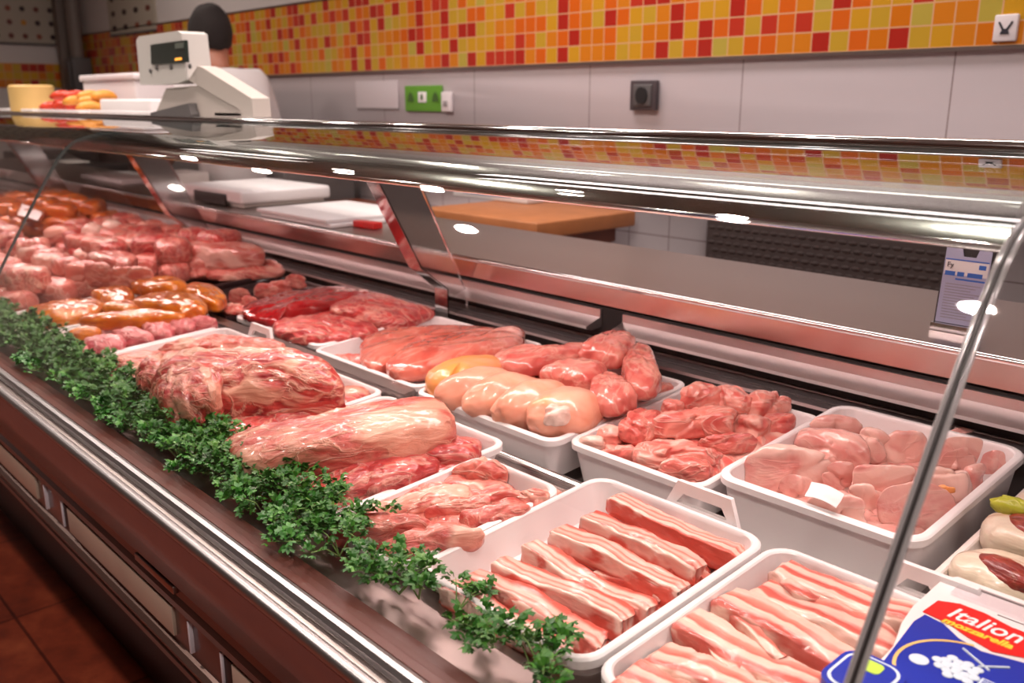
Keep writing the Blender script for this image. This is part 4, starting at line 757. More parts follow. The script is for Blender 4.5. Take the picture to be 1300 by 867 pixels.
# ------------------------------------------------------------------ strips
def strip(x0, x1, yc, z, wd, ht, mat, seed, name, label, cat, bend=.01, rz=0, group=None, flap=False):
    """a long cut lying along x; cross-section is a soft rectangle, ends ragged"""
    L = x1 - x0; n_ = 54; m_ = 22; v = []; off = Vector((seed * 2.3, seed * 1.1, 0)); cx = (x0 + x1) / 2
    for i in range(n_ + 1):
        t = i / n_; e = min(1, math.sin(math.pi * min(max(t, .0), 1)) * 9) ** .25 if 0 < t < 1 else .72
        x = (t - .5) * L
        yo = bend * math.sin(t * 3 + seed) + .004 * noise.noise(Vector((x * 22, 0, 0)) + off)
        zo = .004 * noise.noise(Vector((x * 18, 9, 0)) + off) + .003 * math.sin(t * 5 + seed * 2)
        wv = wd * (1 + .22 * noise.noise(Vector((x * 16, 3, 0)) + off)); hv = ht * (1 + .18 * noise.noise(Vector((x * 14, 5, 0)) + off))
        for k in range(m_):
            a = 2 * math.pi * k / m_; ca, sa = math.cos(a), math.sin(a)
            y = wv / 2 * math.copysign(abs(ca) ** .3, ca) * e; zz = hv / 2 * math.copysign(abs(sa) ** .3, sa) * e
            d = .0016 * noise.noise(Vector((x * 60, y * 160, zz * 160)) + off) + .0020 * noise.noise(Vector((x * 25, y * 230, zz * 90)) + off) - .0022 * max(0, .2 - abs(noise.noise(Vector((x * 12, y * 110, zz * 60)) + off * 3))) / .2
            v.append((cx + x + .004 * noise.noise(Vector((y * 90, zz * 90, i // 40)) + off), yc + yo + y + d * ca * 1.2, z + zo + zz + d * (1 if sa > 0 else -1)))
    f = [(i * m_ + k, i * m_ + (k + 1) % m_, (i + 1) * m_ + (k + 1) % m_, (i + 1) * m_ + k) for i in range(n_) for k in range(m_)]
    f += [tuple(range(m_)), tuple(range(n_ * m_ + m_ - 1, n_ * m_ - 1, -1))]
    o = link(name, v, f, M[mat], origin=(cx, yc, z)); o.rotation_euler.z = rz
    return tag(o, label, cat, group)
def strip_px(crop, a, b_, row, h, wd, ht, mat, label, name, cat, seed, bend=.004):
    ox, oy, s_ = CROP[crop]; z0, y0 = ROWZ[row]; p = on_plane(ox + a[0] / s_, oy + a[1] / s_, z0 + h + ht / 2, y0); q = on_plane(ox + b_[0] / s_, oy + b_[1] / s_, z0 + h + ht / 2, y0)
    L = math.hypot(q[0] - p[0], q[1] - p[1]); c = (p + q) / 2; ang = math.atan2(q[1] - p[1], q[0] - p[0])
    return strip(c[0] - L / 2, c[0] + L / 2, c[1], c[2] - ht / 2, wd, ht, mat, seed, name, label, cat, bend, ang)
ords = ['backmost', 'second from the back', 'third from the back', 'middle', 'third from the front', 'second from the front', 'front']
ribs = [((740,175),(1225,385)), ((640,235),(1075,420)), ((530,285),(1010,500)), ((440,350),(890,580)), ((330,395),(800,625)), ((220,445),(705,700)), ((130,500),(585,745))]
for i, (a, b_) in enumerate(ribs):
    strip_px('R', a, b_, 'f', -.018, .037, .034, 'rib', f'upper rib strip, {ords[i]} row of the rib tray', 'rib_strip', 'rib strip', i + 1)
for i, (a, b_) in enumerate(ribs):
    strip_px('R', (a[0] + 14, a[1] + 32), (b_[0] + 6, b_[1] + 36), 'f', -.042, .040, .024, 'rib', f'lower rib strip peeking out beneath the {ords[i]} row', 'rib_strip', 'rib strip', i + 21, .006)
for i, (a, b_, lb) in enumerate([((150,490),(330,640),'curled pale rib end at the front left corner'), ((260,560),(480,720),'curled rib flap at the front rim'), ((700,430),(900,560),'short white-edged rib strip between the middle rows'), ((950,440),(1100,470),'short red rib offcut at the right wall'), ((480,520),(640,600),'short white rib offcut in the second front row')]):
    strip_px('R', a, b_, 'f', -.022 - .004 * i % .01, .016, .018, 'belly', lb, 'rib_offcut', 'rib strip', i + 41, .012)
bell = [((400,425),(960,640)), ((320,490),(860,740)), ((190,530),(760,810)), ((40,620),(560,880)), ((-60,720),(430,960)), ((-160,800),(330,1040)), ((-230,880),(200,1090))]
for i, (a, b_) in enumerate(bell):
    z0, y0 = ROWZ['f']
    strip_px('B', a, b_, 'f', -.020, .054, .040, 'belly', f'thick belly strip, {ords[i]} of the nearest tray', 'belly_strip', 'belly strip', i + 61, .003)
for i, (a, b_) in enumerate(bell[:6]):
    strip_px('B', (a[0] + 40, a[1] + 60), (b_[0] - 60, b_[1] + 10), 'f', -.046, .036, .024, 'rib', f'pink belly strip lying under the {ords[i]} one', 'belly_strip', 'belly strip', i + 81, .008)
for i, (a, b_, lb) in enumerate([((70,660),(260,800),'folded white-skinned belly flap on the left'), ((200,580),(440,760),'folded white-skinned belly flap in the middle'), ((410,480),(560,540),'ragged pink belly offcut on the backmost strip')]):
    strip_px('B', a, b_, 'f', -.012, .020, .026, 'belly', lb, 'belly_flap', 'belly strip', i + 95, .01)

# bacon-wrapped rolls in the right tray
for i, (x, y, z, rz, lb) in enumerate([(-.335, 1.165, .955, .2, 'bacon-wrapped roll with dark ham inside, nearest the tray rim'), (-.335, 1.27, .972, .15, 'bacon-wrapped roll with dark ham inside, second from the rim'), (-.33, 1.375, .978, .2, 'bacon-wrapped roll behind the green leek'), (-.20, 1.17, .955, -.1, 'bacon-wrapped roll at the right picture edge')]):
    r_ = empty('bacon_roll', (x, y, z - .03), lb, 'bacon roll')
    q = pillow([(x + .062 * math.cos(a), y + .046 * math.sin(a), z) for a in [k * math.pi / 6 for k in range(12)]], .06, M['bacon'], 200 + i, amp=.004, crease=.5, name='wrap', nth=60, nph=26, fine=.001); as_part(q, r_)
    q = pillow([(x + .006 + .040 * math.cos(a) , y - .012 + .022 * math.sin(a) + .25 * .04 * -math.cos(a), z + .018) for a in [k * math.pi / 6 for k in range(12)]], .036, M['ham'], 220 + i, amp=.003, crease=.6, name='filling', nth=48, nph=20, fine=.001); as_part(q, r_)
c3 = on_plane(1283, 650, .99, 1.1)
q = MB()
for k in range(7): q.ell((c3[0] + .006 * math.cos(k), c3[1] + .006 * math.sin(k), c3[2] + .002 * k), (.022, .010, .012), 8, nz=.4, seed=k)
tag(q.build('leek_slice', M['leek'], smooth=True), 'yellow-green slice of leek on the bacon-wrapped rolls', 'leek')

# ------------------------------------------------------------------ parsley garland
def leaflet(q, c, d, up, s_):
    d = Vector(d).normalized(); up = Vector(up).normalized(); sd = d.cross(up)
    if sd.length < .1: sd = Vector((1, 0, 0))
    sd.normalize(); up = sd.cross(d); c = Vector(c)
    # a lobed fan: 3 pointed lobes
    P = [(0, 0), (.30, .28), (.22, .52), (.50, .55), (.44, .86), (.18, .80), (0, 1.12), (-.18, .80), (-.44, .86), (-.50, .55), (-.22, .52), (-.30, .28)]
    v = [c + sd * a * s_ + d * b_ * s_ + up * s_ * (.25 * math.sin(b_ * 3) - .5 * abs(a)) for a, b_ in P]; v.append(c + d * .5 * s_ + up * .22 * s_)
    q.add(v, [(i, (i + 1) % 12, 12) for i in range(12)])
def make_sprig(seed):
    rd = random.Random(seed); e = empty('parsley_sprig', (0, 0, 0)); st = MB(); lf = MB()
    for s_ in range(4):
        a = rd.uniform(0, 6.28); L = rd.uniform(.035, .065); tip = Vector((math.cos(a) * L * .8, math.sin(a) * L * .6, rd.uniform(.014, .036)))
        mid = tip * .5 + Vector((0, 0, .008)); st.tube([(0, 0, 0), mid, tip], [.0011, .0009, .0006], 5)
        for k in range(5):
            t = .35 + .65 * (k + 1) / 5; p_ = (mid * (1 - t) + tip * t) if t < 1 else tip
            for j in range(3):
                b_ = rd.uniform(0, 6.28); d = Vector((math.cos(b_), math.sin(b_), rd.uniform(-.2, .9))).normalized(); br = rd.uniform(.004, .010)
                leaflet(lf, p_ + d * br, d + Vector((rd.uniform(-.4, .4), rd.uniform(-.4, .4), rd.uniform(-.1, .5))), (rd.uniform(-.5, .5), rd.uniform(-.8, .2), 1), rd.uniform(.009, .016))
    st.build('stem', M['stem'], e, smooth=True); link('foliage', lf.v, lf.f, M['parsley'], e, smooth=False); return e
protos = [make_sprig(i) for i in range(7)]; used = set()
rp = random.Random(5); N_ = 0; x = -5.2
while x < -.58:
    dens = .027 if x < -1.05 else .044
    for rowy, rz_ in ((.590, 0), (.635, .012)) if x < -.95 else ((.612, .0),):
        k = rp.randrange(7); xx = x + rp.uniform(-.012, .012); yy = rowy + rp.uniform(-.014, .014)
        if k in used:
            o = protos[k].copy(); col.objects.link(o)
            for ch in list(protos[k].children): c_ = ch.copy(); col.objects.link(c_); c_.parent = o
        else: o = protos[k]; used.add(k)
        o.location = (xx, yy, .938 + rz_ + rp.uniform(0, .012)); o.rotation_euler = (rp.uniform(-.25, .1), rp.uniform(-.2, .2), rp.uniform(0, 6.28)); sc_ = rp.uniform(.95, 1.3); o.scale = (sc_,) * 3
        tag(o, 'fresh parsley sprig in the green row along the tray fronts', 'parsley', 'parsley sprigs along the front of the trays'); N_ += 1
    x += dens * (1 if x > -3 else 1.5)

# ------------------------------------------------------------------ on the worktop
def cutting_board(x0, x1, y0, y1, z0, z1, label, mat='board', rz=0, name='cutting_board', cat='cutting board'):
    o = MB().box(x0, x1, y0, y1, z0, z1, .004).build(name, M[mat]); o.rotation_euler.z = rz; return tag(o, label, cat)
cutting_board(-3.10, -2.62, 1.615, 2.00, 1.136, 1.150, 'lower of two thin white boards lying on the worktop')
cutting_board(-3.11, -2.63, 1.605, 2.00, 1.151, 1.165, 'upper of two thin white boards lying on the worktop')
cutting_board(-2.61, -2.50, 1.70, 1.74, 1.136, 1.158, 'small reddish label pack beside the white boards', 'redplastic', .1, 'label_pack', 'pack')
e = empty('weighing_scale', (-3.6, 1.86, 1.136), 'low white weighing scale with a dark display, on the worktop', 'scale')
MB().box(-3.85, -3.36, 1.68, 2.05, 1.136, 1.152, .006).build('base', M['machine_lt'], e)
MB().box(-3.87, -3.34, 1.66, 2.07, 1.153, 1.205, .012).build('weighing_plate', M['board'], e)
MB().box(-3.74, -3.46, 1.648, 1.664, 1.140, 1.186, .004).build('display', M['black'], e)
cutting_board(-5.35, -4.75, 1.72, 1.98, 1.136, 1.160, 'white board on the worktop left of the scale')
cutting_board(-4.72, -4.45, 1.85, 2.05, 1.136, 1.20, 'cream tub on the worktop behind the white board', 'plastic_old', 0, 'tub', 'tub')
# leaflet holder
e = empty('leaflet_holder', (-.62, 1.70, 1.136), 'clear stand with a blue printed leaflet on the steel worktop', 'leaflet holder')
BX0, BX1, BY = -.668, -.588, 1.70
def lean(x, z, d=0): return (x, BY + .012 - d + (z - 1.136) * .10, z)
def sheetpoly(P, d, th, m_, nm):
    v = [lean(a, b_, d) for a, b_ in P] + [lean(a, b_, d - th) for a, b_ in P]; k = len(P)
    f = [tuple(range(k)), tuple(range(2 * k - 1, k - 1, -1))] + [(i, i + k, (i + 1) % k + k, (i + 1) % k) for i in range(k)]
    q = MB(); q.add(v, f); return q.build(nm, m_, e)
sheetpoly([(BX0 - .004, 1.136), (BX1 + .004, 1.136), (BX1 + .004, 1.292), (BX0 - .004, 1.292)], 0, .004, M['black'], 'back_plate')
lf_ = sheetpoly([(BX0, 1.150), (BX1, 1.150), (BX1, 1.288), (BX1 - .022, 1.288), (BX1 - .026, 1.274), (BX0 + .032, 1.274), (BX0 + .028, 1.288), (BX0, 1.288)], .004, .002, M['lav'], 'leaflet')
sheetpoly([(BX0 - .004, 1.136), (BX1 + .004, 1.136), (BX1 + .004, 1.149), (BX0 - .004, 1.149)], .014, .016, M['chrome'], 'foot')
sheetpoly([(BX0 + .002, 1.240), (BX1 - .002, 1.240), (BX1 - .002, 1.266), (BX0 + .002, 1.266)], .0046, .0006, M['white'], 'white_band')
sheetpoly([(BX0 + .002, 1.2665), (BX1 - .002, 1.2665), (BX1 - .002, 1.2685), (BX0 + .002, 1.2685)], .0052, .001, M['blue_ink'], 'blue_line')
sheetpoly([(BX1 - .018, 1.254), (BX1 - .006, 1.254), (BX1 - .006, 1.262), (BX1 - .018, 1.262)], .0056, .001, M['blue_ink'], 'blue_badge')
q = [(-.0, .014), (.016, .012), (.034, .014)]
for a, wd in ((.004, .018), (.026, .012), (.044, .026)): sheetpoly([(BX0 + a, 1.238), (BX0 + a + wd, 1.238), (BX0 + a + wd, 1.246), (BX0 + a, 1.246)], .0056, .001, M['blue_ink'], 'blue_print')
sheetpoly([(BX0 + .024, 1.231), (BX1 - .004, 1.231), (BX1 - .004, 1.234), (BX0 + .024, 1.234)], .0056, .001, M['blue_ink'], 'blue_line')
for k in range(13): sheetpoly([(BX0 + .008, 1.222 - k * .0052), (BX1 - .010 - (k % 3) * .008, 1.222 - k * .0052), (BX1 - .010 - (k % 3) * .008, 1.2232 - k * .0052), (BX0 + .008, 1.2232 - k * .0052)], .0050, .0006, M['dust'], 'text_line')
def text(txt, size, m_, parent, place, name='lettering', bold=.0, shear=0, ext=.0006):
    cu = bpy.data.curves.new('t', 'FONT'); cu.body = txt; cu.size = size; cu.extrude = ext; cu.offset = bold; cu.shear = shear; cu.resolution_u = 3
    to = bpy.data.objects.new('t', cu); col.objects.link(to); bpy.context.view_layer.update()
    me = bpy.data.meshes.new_from_object(to.evaluated_get(bpy.context.evaluated_depsgraph_get())); v = [place(*p.co) for p in me.vertices]; f = [tuple(p.vertices) for p in me.polygons]
    bpy.data.objects.remove(to); o = link(name, v, f, m_, parent, smooth=False); return o
text('Fy', .013, M['black_ink'], e, lambda x, y, z: lean(BX0 + .006 + x, 1.2535 + y, .0062 + z))

# label printing scale on the top shelf
YS = 1.38
def mpoly(P, y0=YS): return [(lambda p: (p[0], p[2]))(at_y(a, b_, y0)) for a, b_ in P]
e = empty('label_scale', (-2.95, YS + .12, 1.483), 'beige label printing scale with a dark screen on top of the counter', 'label scale')
MB().prism(mpoly([(205,149),(206,140),(218,112),(268,108),(320,142),(322,149)]), 'y', YS - .02, YS + .03).build('base', M['machine'], e)
MB().prism(mpoly([(250,102),(262,84),(268,86),(331,125),(333,149),(318,149),(316,139)]), 'y', YS - .03, YS + .03).build('arm', M['machine'], e)
MB().prism(mpoly([(192,108),(187,52),(190,47),(240,40),(245,43),(252,101),(240,106)]), 'y', YS - .04, YS + .05).build('display_head', M['machine_lt'], e)
MB().prism(mpoly([(194,82),(193,57),(237,51),(239,79)], YS - .04), 'y', YS - .046, YS - .036).build('screen', M['screen'], e)
MB().prism(mpoly([(225,62),(225,55),(236,54),(236,61)], YS - .04), 'y', YS - .048, YS - .044).build('screen_icon', M['screen_grey'], e)
MB().prism(mpoly([(225,77),(225,74),(233,73),(233,76)], YS - .04), 'y', YS - .048, YS - .044).build('screen_digits', emis('amber_digits', (1, .4, .05), 1.2), e)
for a, b_ in ((199, 86), (217, 85), (241, 84), (191, 90)):
    c3 = at_y(a, b_, YS - .042); MB().ell(c3, (.009, .005, .009), 6).build('button', M['grey'], e, smooth=True)
MB().prism(mpoly([(198,143),(246,131),(247,136),(250,145),(250,149),(198,149)], YS - .03), 'y', YS - .05, YS + .04).build('paper_outlet', M['grey'], e)
MB().prism(mpoly([(280,147),(280,143),(318,144),(318,147)], YS), 'y', YS - .02, YS + .02).build('lower_strip', M['satin'], e)
# things on the top shelf, far left
def shelf_tray(x0, x1, y0, y1, label): return tray(x0, x1, y0, y1, 1.510, .024, label, tilt=0, r=.02, lip=.006, name='serving_tray')
st = shelf_tray(-4.16, -3.52, 1.40, 1.62, 'empty white flat tray next to the label scale')
MB().box(-4.10, -3.57, 1.43, 1.59, 1.4895, 1.555, .01).build('folded_paper', M['paper'], st)
st = shelf_tray(-4.80, -4.22, 1.38, 1.60, 'white serving tray under the red and orange sausages')
st = shelf_tray(-5.45, -4.86, 1.38, 1.62, 'white plate under the round yellow cheese')
o = MB().lathe((-5.12, 1.46, 1.4905), [(.095, 0), (.105, .01), (.105, .125), (.095, .135)], 32).build('round_cheese', M['cheese'], smooth=False); tag(o, 'round yellow cheese on a white plate on top of the counter', 'cheese')
for i in range(16):
    x = -4.76 + i * .034; y = 1.44 + (i * 7 % 5) * .026; z = 1.515 + (i % 3) * .024; a = rnd.uniform(.9, 1.7); red = i < 10
    P = [(x + .11 * math.cos(a) * (t - .5), y + .11 * math.sin(a) * (t - .5), z + .012 * math.sin(t * 3.1)) for t in [k / 6 for k in range(7)]]
    o = MB().tube(P, [.008, .017, .021, .022, .021, .017, .008], 10).build('sausage', M['sausage' if red else 'ochre'], smooth=True)
    tag(o, 'small red sausage heaped on the white serving tray' if red else 'small orange sausage at the right of the serving tray heap', 'sausage', 'red sausages on the tray' if red else 'orange sausages on the tray')
e = empty('foam_box', (-4.6, 1.74, 1.483), 'white foam box with lid behind the sausages', 'box')
MB().box(-4.98, -4.30, 1.665, 1.85, 1.46, 1.640, .008).build('body', M['foam'], e); MB().box(-5.0, -4.28, 1.655, 1.86, 1.641, 1.672, .010).build('lid', M['foam'], e)
px('rear_shelf', [(1.60, 1.446), (1.60, 1.456), (1.95, 1.456), (1.95, 1.446)], M['satin'], X0, -4.0)

# ------------------------------------------------------------------ in the aisle
e = empty('butcher_block', (-2.65, 2.6, 0), 'thick wooden chopping block table against the white wall', 'butcher block')
MB().box(-3.02, -2.335, 2.30, 2.86, 1.06, 1.12, .006).build('chopping_top', M['wood'], e)
MB().box(-2.96, -2.42, 2.33, 2.84, .99, 1.06, .004).build('frame', M['wood_dk'], e)
for a in (-2.92, -2.46):
    for b_ in (2.36, 2.80): MB().box(a - .03, a + .03, b_ - .03, b_ + .03, 0, .99, .004).build('leg', M['wood_dk'], e)
e = empty('cling_film_box', (-3.0, 2.74, 1.12), 'pale printed film box lying at the back of the chopping block', 'film box')
MB().box(-3.30, -2.80, 2.70, 2.80, 1.122, 1.178, .004).build('carton', M['paper'], e); MB().box(-3.22, -2.9, 2.698, 2.702, 1.140, 1.165).build('print', plain('faded_blue', (.28, .38, .62), .5), e)
e = empty('work_cabinet', (-4.9, 2.6, 0), 'dark grey cabinet against the wall behind the weighing scale', 'cabinet')
MB().box(-6.3, -4.36, 2.42, 2.86, .0, 1.18, .004).build('body', M['grey'], e)
for a in (-6.28, -5.62, -4.98): MB().box(a, a + .58, 2.405, 2.42, .1, 1.1, .003).build('door', M['grey'], e)
o = MB().box(-4.34, -3.55, 2.40, 2.86, .75, 1.02, .005).build('wooden_crate', M['wood_dk']); tag(o, 'dark brown wooden box between the cabinet and the chopping block', 'crate')
o = MB().box(-4.34, -3.40, 2.38, 2.86, 0, .745, .004).build('wall_bench', M['satin']); tag(o, 'low steel bench carrying the brown wooden box', 'bench')
e = empty('black_box', (-8.0, 2.5, 1.0), 'black machine on the far counter by the corner', 'machine')
MB().box(-7.95, -7.3, 2.0, 2.5, .93, 1.17, .01).build('body', M['black'], e); MB().box(-7.9, -7.36, 1.985, 2.0, .96, 1.10, .003).build('front', M['grey'], e)
o = MB().box(-8.2, -6.32, 1.95, 2.86, 0, .925, .005).build('far_counter', M['satin']); tag(o, 'steel counter in the far corner of the aisle', 'counter')
o = MB().box(-7.2, -6.9, 2.0, 2.3, .93, 1.13, .01).build('cream_tub', M['plastic_old']); tag(o, 'cream tub beside the black machine in the far corner', 'tub')
o = MB().box(-6.75, -6.45, 2.0, 2.4, .93, 1.13, .01).box(-6.7, -6.5, 1.985, 2.0, .97, 1.08, .002).build('dark_mixer', M['black']); tag(o, 'second black machine, right of the cream tub', 'machine')

# ------------------------------------------------------------------ italian tub, right
e = empty('cheese_tub', (-.23, .92, .975), 'white plastic pack with a blue and red Italian label', 'pack')
TZ = 1.0
P = [(-.350, 1.056), (-.120, 1.056), (-.105, 1.04), (-.105, .78), (-.325, .78), (-.334, .80), (-.338, .86), (-.352, .91), (-.358, .95), (-.360, 1.04)]
q = MB()
def inset(P, d): c = Vector((sum(p[0] for p in P) / len(P), sum(p[1] for p in P) / len(P))); return [(c.x + (p[0] - c.x) * (1 - d), c.y + (p[1] - c.y) * (1 - d)) for p in P]
n_ = len(P); v = []
for d, z in ((.10, .978), (.06, .978), (0, .992), (0, .997), (.015, TZ), (.5, TZ)): v += [(a, b_, z) for a, b_ in inset(P, d)]
f = [(i * n_ + k, i * n_ + (k + 1) % n_, (i + 1) * n_ + (k + 1) % n_, (i + 1) * n_ + k) for i in range(5) for k in range(n_)] + [tuple(range(n_)), tuple(range(5 * n_, 6 * n_))]
q.add(v, f); q.build('pack', M['plastic'], e)
def flat(P, z, m_, nm, th=.0005): return MB().prism(P, 'z', z, z + th).build(nm, m_, e)
blue = [(-.340, .942), (-.318, .938), (-.296, .922), (-.270, .915), (-.236, .925), (-.20, .93), (-.12, .93), (-.12, .79), (-.318, .79), (-.331, .82), (-.338, .88), (-.3425, .92)]
flat(blue, TZ, M['blue'], 'blue_label')
def uparc(c, r, a0, a1, n=16): return [(c[0] + r * math.cos(R(a0 + (a1 - a0) * i / n)), c[1] + r * math.sin(R(a0 + (a1 - a0) * i / n))) for i in range(n + 1)]
MB().add(*(lambda A, B: ([(*p, TZ + .0009) for p in A + B], [(i, i + 1, len(A) + i + 1, len(A) + i) for i in range(len(A) - 1)]))(uparc((-.262, .855), .068, 105, 215), uparc((-.262, .855), .0645, 105, 215))).build('gold_arc', M['gold'], e)
red = [(-.344, .945), (-.342, .981), (-.322, .992), (-.295, .992), (-.265, .984), (-.235, .985), (-.20, .99), (-.12, .99), (-.12, .932), (-.20, .932), (-.236, .934), (-.262, .922), (-.290, .930), (-.315, .942)]
flat(red, TZ + .0006, M['redplastic'], 'red_banner'); flat([(a, b_ - .0015) for a, b_ in [red[0]] + red[-1:-7:-1]] + [(a, b_) for a, b_ in red[-6:] + [red[0]]], TZ + .0012, M['gold'], 'gold_edge') if 0 else None
text('Italion', .036, M['white'], e, lambda x, y, z: (-.324 + x * .84, .9555 + y, TZ + .0014 + z), 'brand_lettering', .0004, .2, .0003)
text('mozzarella', .0165, M['yellow'], e, lambda x, y, z: (-.322 + x * 1.0, .9395 + y - .0, TZ + .0014 + z), 'yellow_lettering', .0006, .2, .0003)
q = MB(); rr_ = random.Random(2)
for k in range(19):
    a = k * 2.4; d = .0049 * math.sqrt(k); q.ell((-.275 + d * math.cos(a), .866 + d * math.sin(a) * .95, TZ + .001), (.0056, .0056, .0010), 6)
q.build('printed_balls', M['ballwhite'], e, smooth=True)
for s_, (a, b_) in (((-.262, .884), (-.24, .905)), ((-.252, .885), (-.285, .905))): MB().tube([(*s_, TZ + .0012), (a, b_, TZ + .0012)], .0012, 6).build('printed_ribbon', M['ballwhite'], e)
MB().lathe((-.308, .853, TZ + .0006), [(.0095, 0), (.0095, .0006)], 20).build('round_badge', M['ballwhite'], e)
MB().box(-.252, -.226, .853, .868, TZ + .0006, TZ + .0011).build('info_box', M['ballwhite'], e)
for k in range(3): MB().box(-.250, -.228, .8555 + k * .0042, .8575 + k * .0042, TZ + .0011, TZ + .0014).build('info_line', M['blue'], e)
MB().add(*(lambda A: ([(*p, z) for z in (TZ + .0002, TZ + .0042) for p in A], [(0, 1, 2, 3), (7, 6, 5, 4), (0, 4, 5, 1), (1, 5, 6, 2), (2, 6, 7, 3), (3, 7, 4, 0)]))([(-.338, 1.005), (-.24, 1.005), (-.24, 1.036), (-.338, 1.036)])).build('window_recess', M['film'], e)
MB().box(-.340, -.13, 1.038, 1.041, TZ, TZ + .002).build('ridge', M['dust'], e); MB().box(-.285, -.20, .9995, 1.0005, TZ + .0002, TZ + .0007).build('small_print', M['black_ink'], e)
e = empty('small_pack', (-.33, .80, .97), 'small dark blue and lime pack at the bottom edge beside the white pack', 'pack')
MB().prism(rrect(-.365, -.300, .745, .822, .02), 'z', .975, 1.003).build('pack', M['blue'], e)
MB().prism(rrect(-.360, -.305, .750, .817, .017), 'z', 1.003, 1.0038).build('pale_panel', M['ballwhite'], e)
MB().prism(rrect(-.357, -.308, .753, .814, .015), 'z', 1.0038, 1.0044).build('blue_panel', M['blue'], e)
MB().prism(rrect(-.352, -.322, .790, .810, .006), 'z', 1.0044, 1.005).build('lime_mark', M['lime'], e)

# ------------------------------------------------------------------ the person behind the counter
PX, PY = -4.60, 2.24
def skinmesh(name, J, E_, m_, parent, sub=2, root=0):
    me = bpy.data.meshes.new(name); me.from_pydata([p[:3] for p in J], E_, []); o = bpy.data.objects.new(name, me); col.objects.link(o)
    sk = o.modifiers.new('s', 'SKIN'); sk.use_smooth_shade = True; sb = o.modifiers.new('u', 'SUBSURF'); sb.levels = sb.render_levels = sub
    for i, p in enumerate(J): q = me.skin_vertices[0].data[i]; q.radius = (p[3], p[4] if len(p) > 4 else p[3]); q.use_root = (i == root)
    bpy.context.view_layer.update(); m2 = bpy.data.meshes.new_from_object(o.evaluated_get(bpy.context.evaluated_depsgraph_get()))
    v = [p.co[:] for p in m2.vertices]; f = [tuple(p.vertices) for p in m2.polygons]; bpy.data.objects.remove(o)
    return link(name, v, f, m_, parent)
per = empty('person', (PX, PY, 0), 'person with short dark hair in a white shirt, back turned, behind the counter', 'person')
X = lambda x, y, z, *r: (PX + x, PY + y, z, *r)
# facing -x, head bent down a little
J = [X(.03,0,1.08,.12), X(.03,0,1.30,.12), X(.0,0,1.48,.11), X(-.04,0,1.62,.07), X(-.07,0,1.71,.062), X(-.10,0,1.78,.075),
     X(.0,-.20,1.56,.05), X(-.06,-.27,1.36,.055), X(-.30,-.24,1.20,.042), X(-.40,-.22,1.19,.03), X(.0,.20,1.56,.05), X(-.06,.27,1.36,.055), X(-.30,.24,1.20,.042), X(-.40,.22,1.19,.03),
     X(.02,-.11,.98,.10), X(.0,-.12,.52,.075), X(.03,-.12,.10,.05), X(-.13,-.12,.05,.045), X(.02,.11,.98,.10), X(.0,.12,.52,.075), X(.03,.12,.10,.05), X(-.13,.12,.05,.045)]
E_ = [(0,1),(1,2),(2,3),(3,4),(4,5),(3,6),(6,7),(7,8),(8,9),(3,10),(10,11),(11,12),(12,13),(0,14),(14,15),(15,16),(16,17),(0,18),(18,19),(19,20),(20,21)]
skinmesh('body', J, E_, M['skin_p'], per)
hc = (PX - .12, PY, 1.872)
q = MB().ell(hc, (.122, .098, .145), 18); q.ell((hc[0] - .065, hc[1], hc[2] - .055), (.062, .066, .085), 12)
for s_ in (-1, 1): q.ell((hc[0] + .012, hc[1] + s_ * .100, hc[2] - .02), (.024, .012, .036), 8)
q.ell((hc[0] - .128, hc[1], hc[2] - .035), (.022, .017, .03), 8); q.build('head', M['skin_p'], per, smooth=True)
for s_ in (-1, 1): MB().ell((hc[0] - .112, hc[1] + s_ * .036, hc[2] - .003), (.010, .014, .009), 6).build('eye', M['white'], per, smooth=True)
MB().ell((hc[0] - .120, hc[1], hc[2] - .088), (.008, .026, .006), 6).build('mouth', plain('lips', (.35, .09, .07), .5), per, smooth=True)
hb = MB(); hb.ell((hc[0] + .018, hc[1], hc[2] + .022), (.126, .108, .142), 20, nz=.05, seed=3)
ho = hb.build('hair', M['hair'], per, smooth=True)
for p in ho.data.vertices:
    lx, lz = p.co.x + PX - hc[0], p.co.z - hc[2]
    if lz < -.03 - lx * .35: p.co.x = (hc[0] - PX) + lx * .80; p.co.y *= .80; p.co.z = hc[2] + max(lz, -.085 - lx * .2)
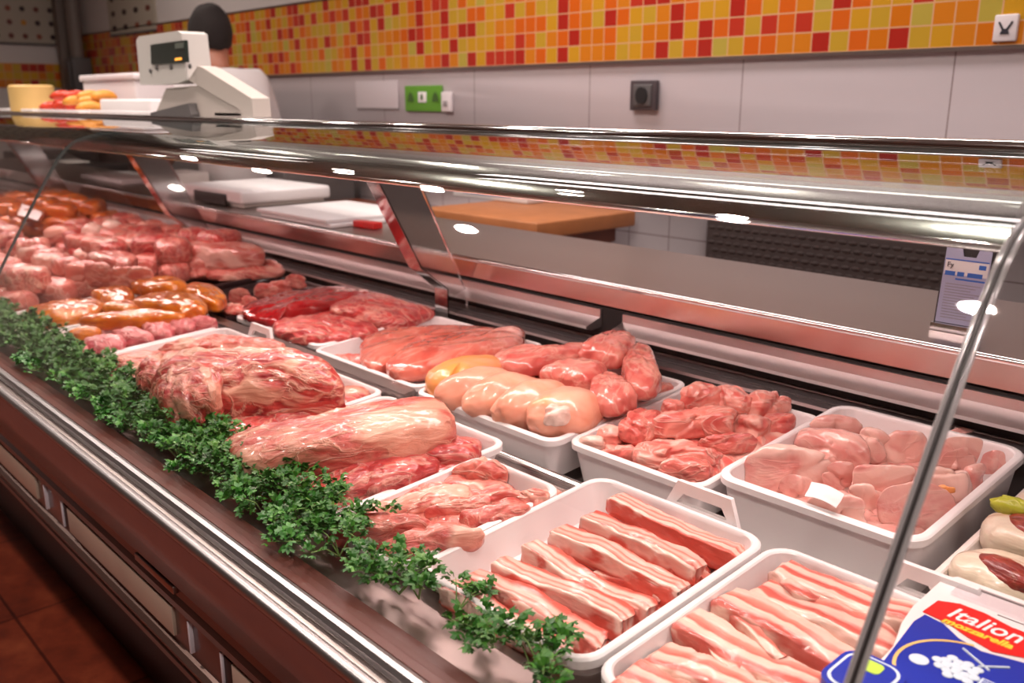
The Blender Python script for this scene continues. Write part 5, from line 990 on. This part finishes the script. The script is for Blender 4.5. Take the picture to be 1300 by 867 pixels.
# neck
MB().tube([(PX - .03, PY, 1.63), (PX - .06, PY, 1.72), (PX - .09, PY, 1.82)], [.07, .064, .07], 16).build('neck', M['skin_p'], per, smooth=True)
SJ = [X(.03,0,1.02,.19), X(.04,0,1.24,.18), X(.02,0,1.54,.185,.19), X(.035,0,1.69,.125,.135), X(.0,-.18,1.64,.10), X(-.05,-.275,1.40,.078), X(-.10,-.275,1.33,.072), X(.0,.18,1.64,.10), X(-.05,.275,1.40,.078), X(-.10,.275,1.33,.072)]
skinmesh('shirt', SJ, [(0,1),(1,2),(2,3),(2,4),(4,5),(5,6),(2,7),(7,8),(8,9)], M['shirt'], per)
TJ = [X(.03,0,1.04,.17), X(.02,-.11,.95,.12), X(.0,-.12,.52,.09), X(.03,-.12,.12,.07), X(.02,.11,.95,.12), X(.0,.12,.52,.09), X(.03,.12,.12,.07)]
skinmesh('trousers', TJ, [(0,1),(1,2),(2,3),(0,4),(4,5),(5,6)], M['trouser'], per)
for s_ in (-.12, .12): MB().ell((PX - .05, PY + s_, .045), (.15, .055, .045), 10).build('shoe', M['black'], per, smooth=True)
for s_ in (-1, 1):
    hx_, hy_, hz_ = PX - .44, PY + s_ * .22, 1.185; h_ = MB().ell((hx_, hy_, hz_), (.05, .042, .018), 8)
    for k in range(4): yy = hy_ + (k - 1.5) * .021; L_ = (.062, .075, .070, .052)[k]; h_.tube([(hx_ - .02, yy, hz_), (hx_ - .05 - L_ * .5, yy * 1, hz_ - .004), (hx_ - .05 - L_, yy, hz_ - .02)], [.011, .010, .007], 7)
    h_.tube([(hx_ + .01, hy_ - s_ * .03, hz_), (hx_ - .02, hy_ - s_ * .062, hz_ - .006), (hx_ - .05, hy_ - s_ * .07, hz_ - .015)], [.012, .011, .008], 7)
    h_.build('hand', M['skin_p'], per, smooth=True)
st_ = MB(); pts_ = [(.19, -.10, 1.50), (.215, -.02, 1.42), (.18, .02, 1.58)]
for a, b_, c_ in pts_: st_.ell((PX + a, PY + b_, c_), (.008, .012, .012), 5)
st_.build('dark_spot', M['black_ink'], per)

# ------------------------------------------------------------------ ceiling lamps of the shop (seen as reflections in the glass)
for i, (x, y, cool) in enumerate(LAMPS):
    e = empty('ceiling_lamp', (x, y, ZC - .05), 'round recessed shop ceiling lamp over the customer side', 'ceiling lamp', 'recessed ceiling lamps of the shop')
    MB().lathe((x, y, ZC - .04), [(.055, 0), (.07, .0), (.07, .04), (.055, .04)], 24).build('rim', M['chrome'], e)
    MB().lathe((x, y, ZC - .036), [(.001, 0), (.054, 0)], 24).build('disc', M['lampc' if cool else 'lamp'], e)

# ------------------------------------------------------------------ to metres
done = set()
for o in list(sc.objects):
    o.location = o.location * S
    if o.type == 'MESH' and o.data.name not in done:
        done.add(o.data.name); o.data.transform(Matrix.Scale(S, 4))
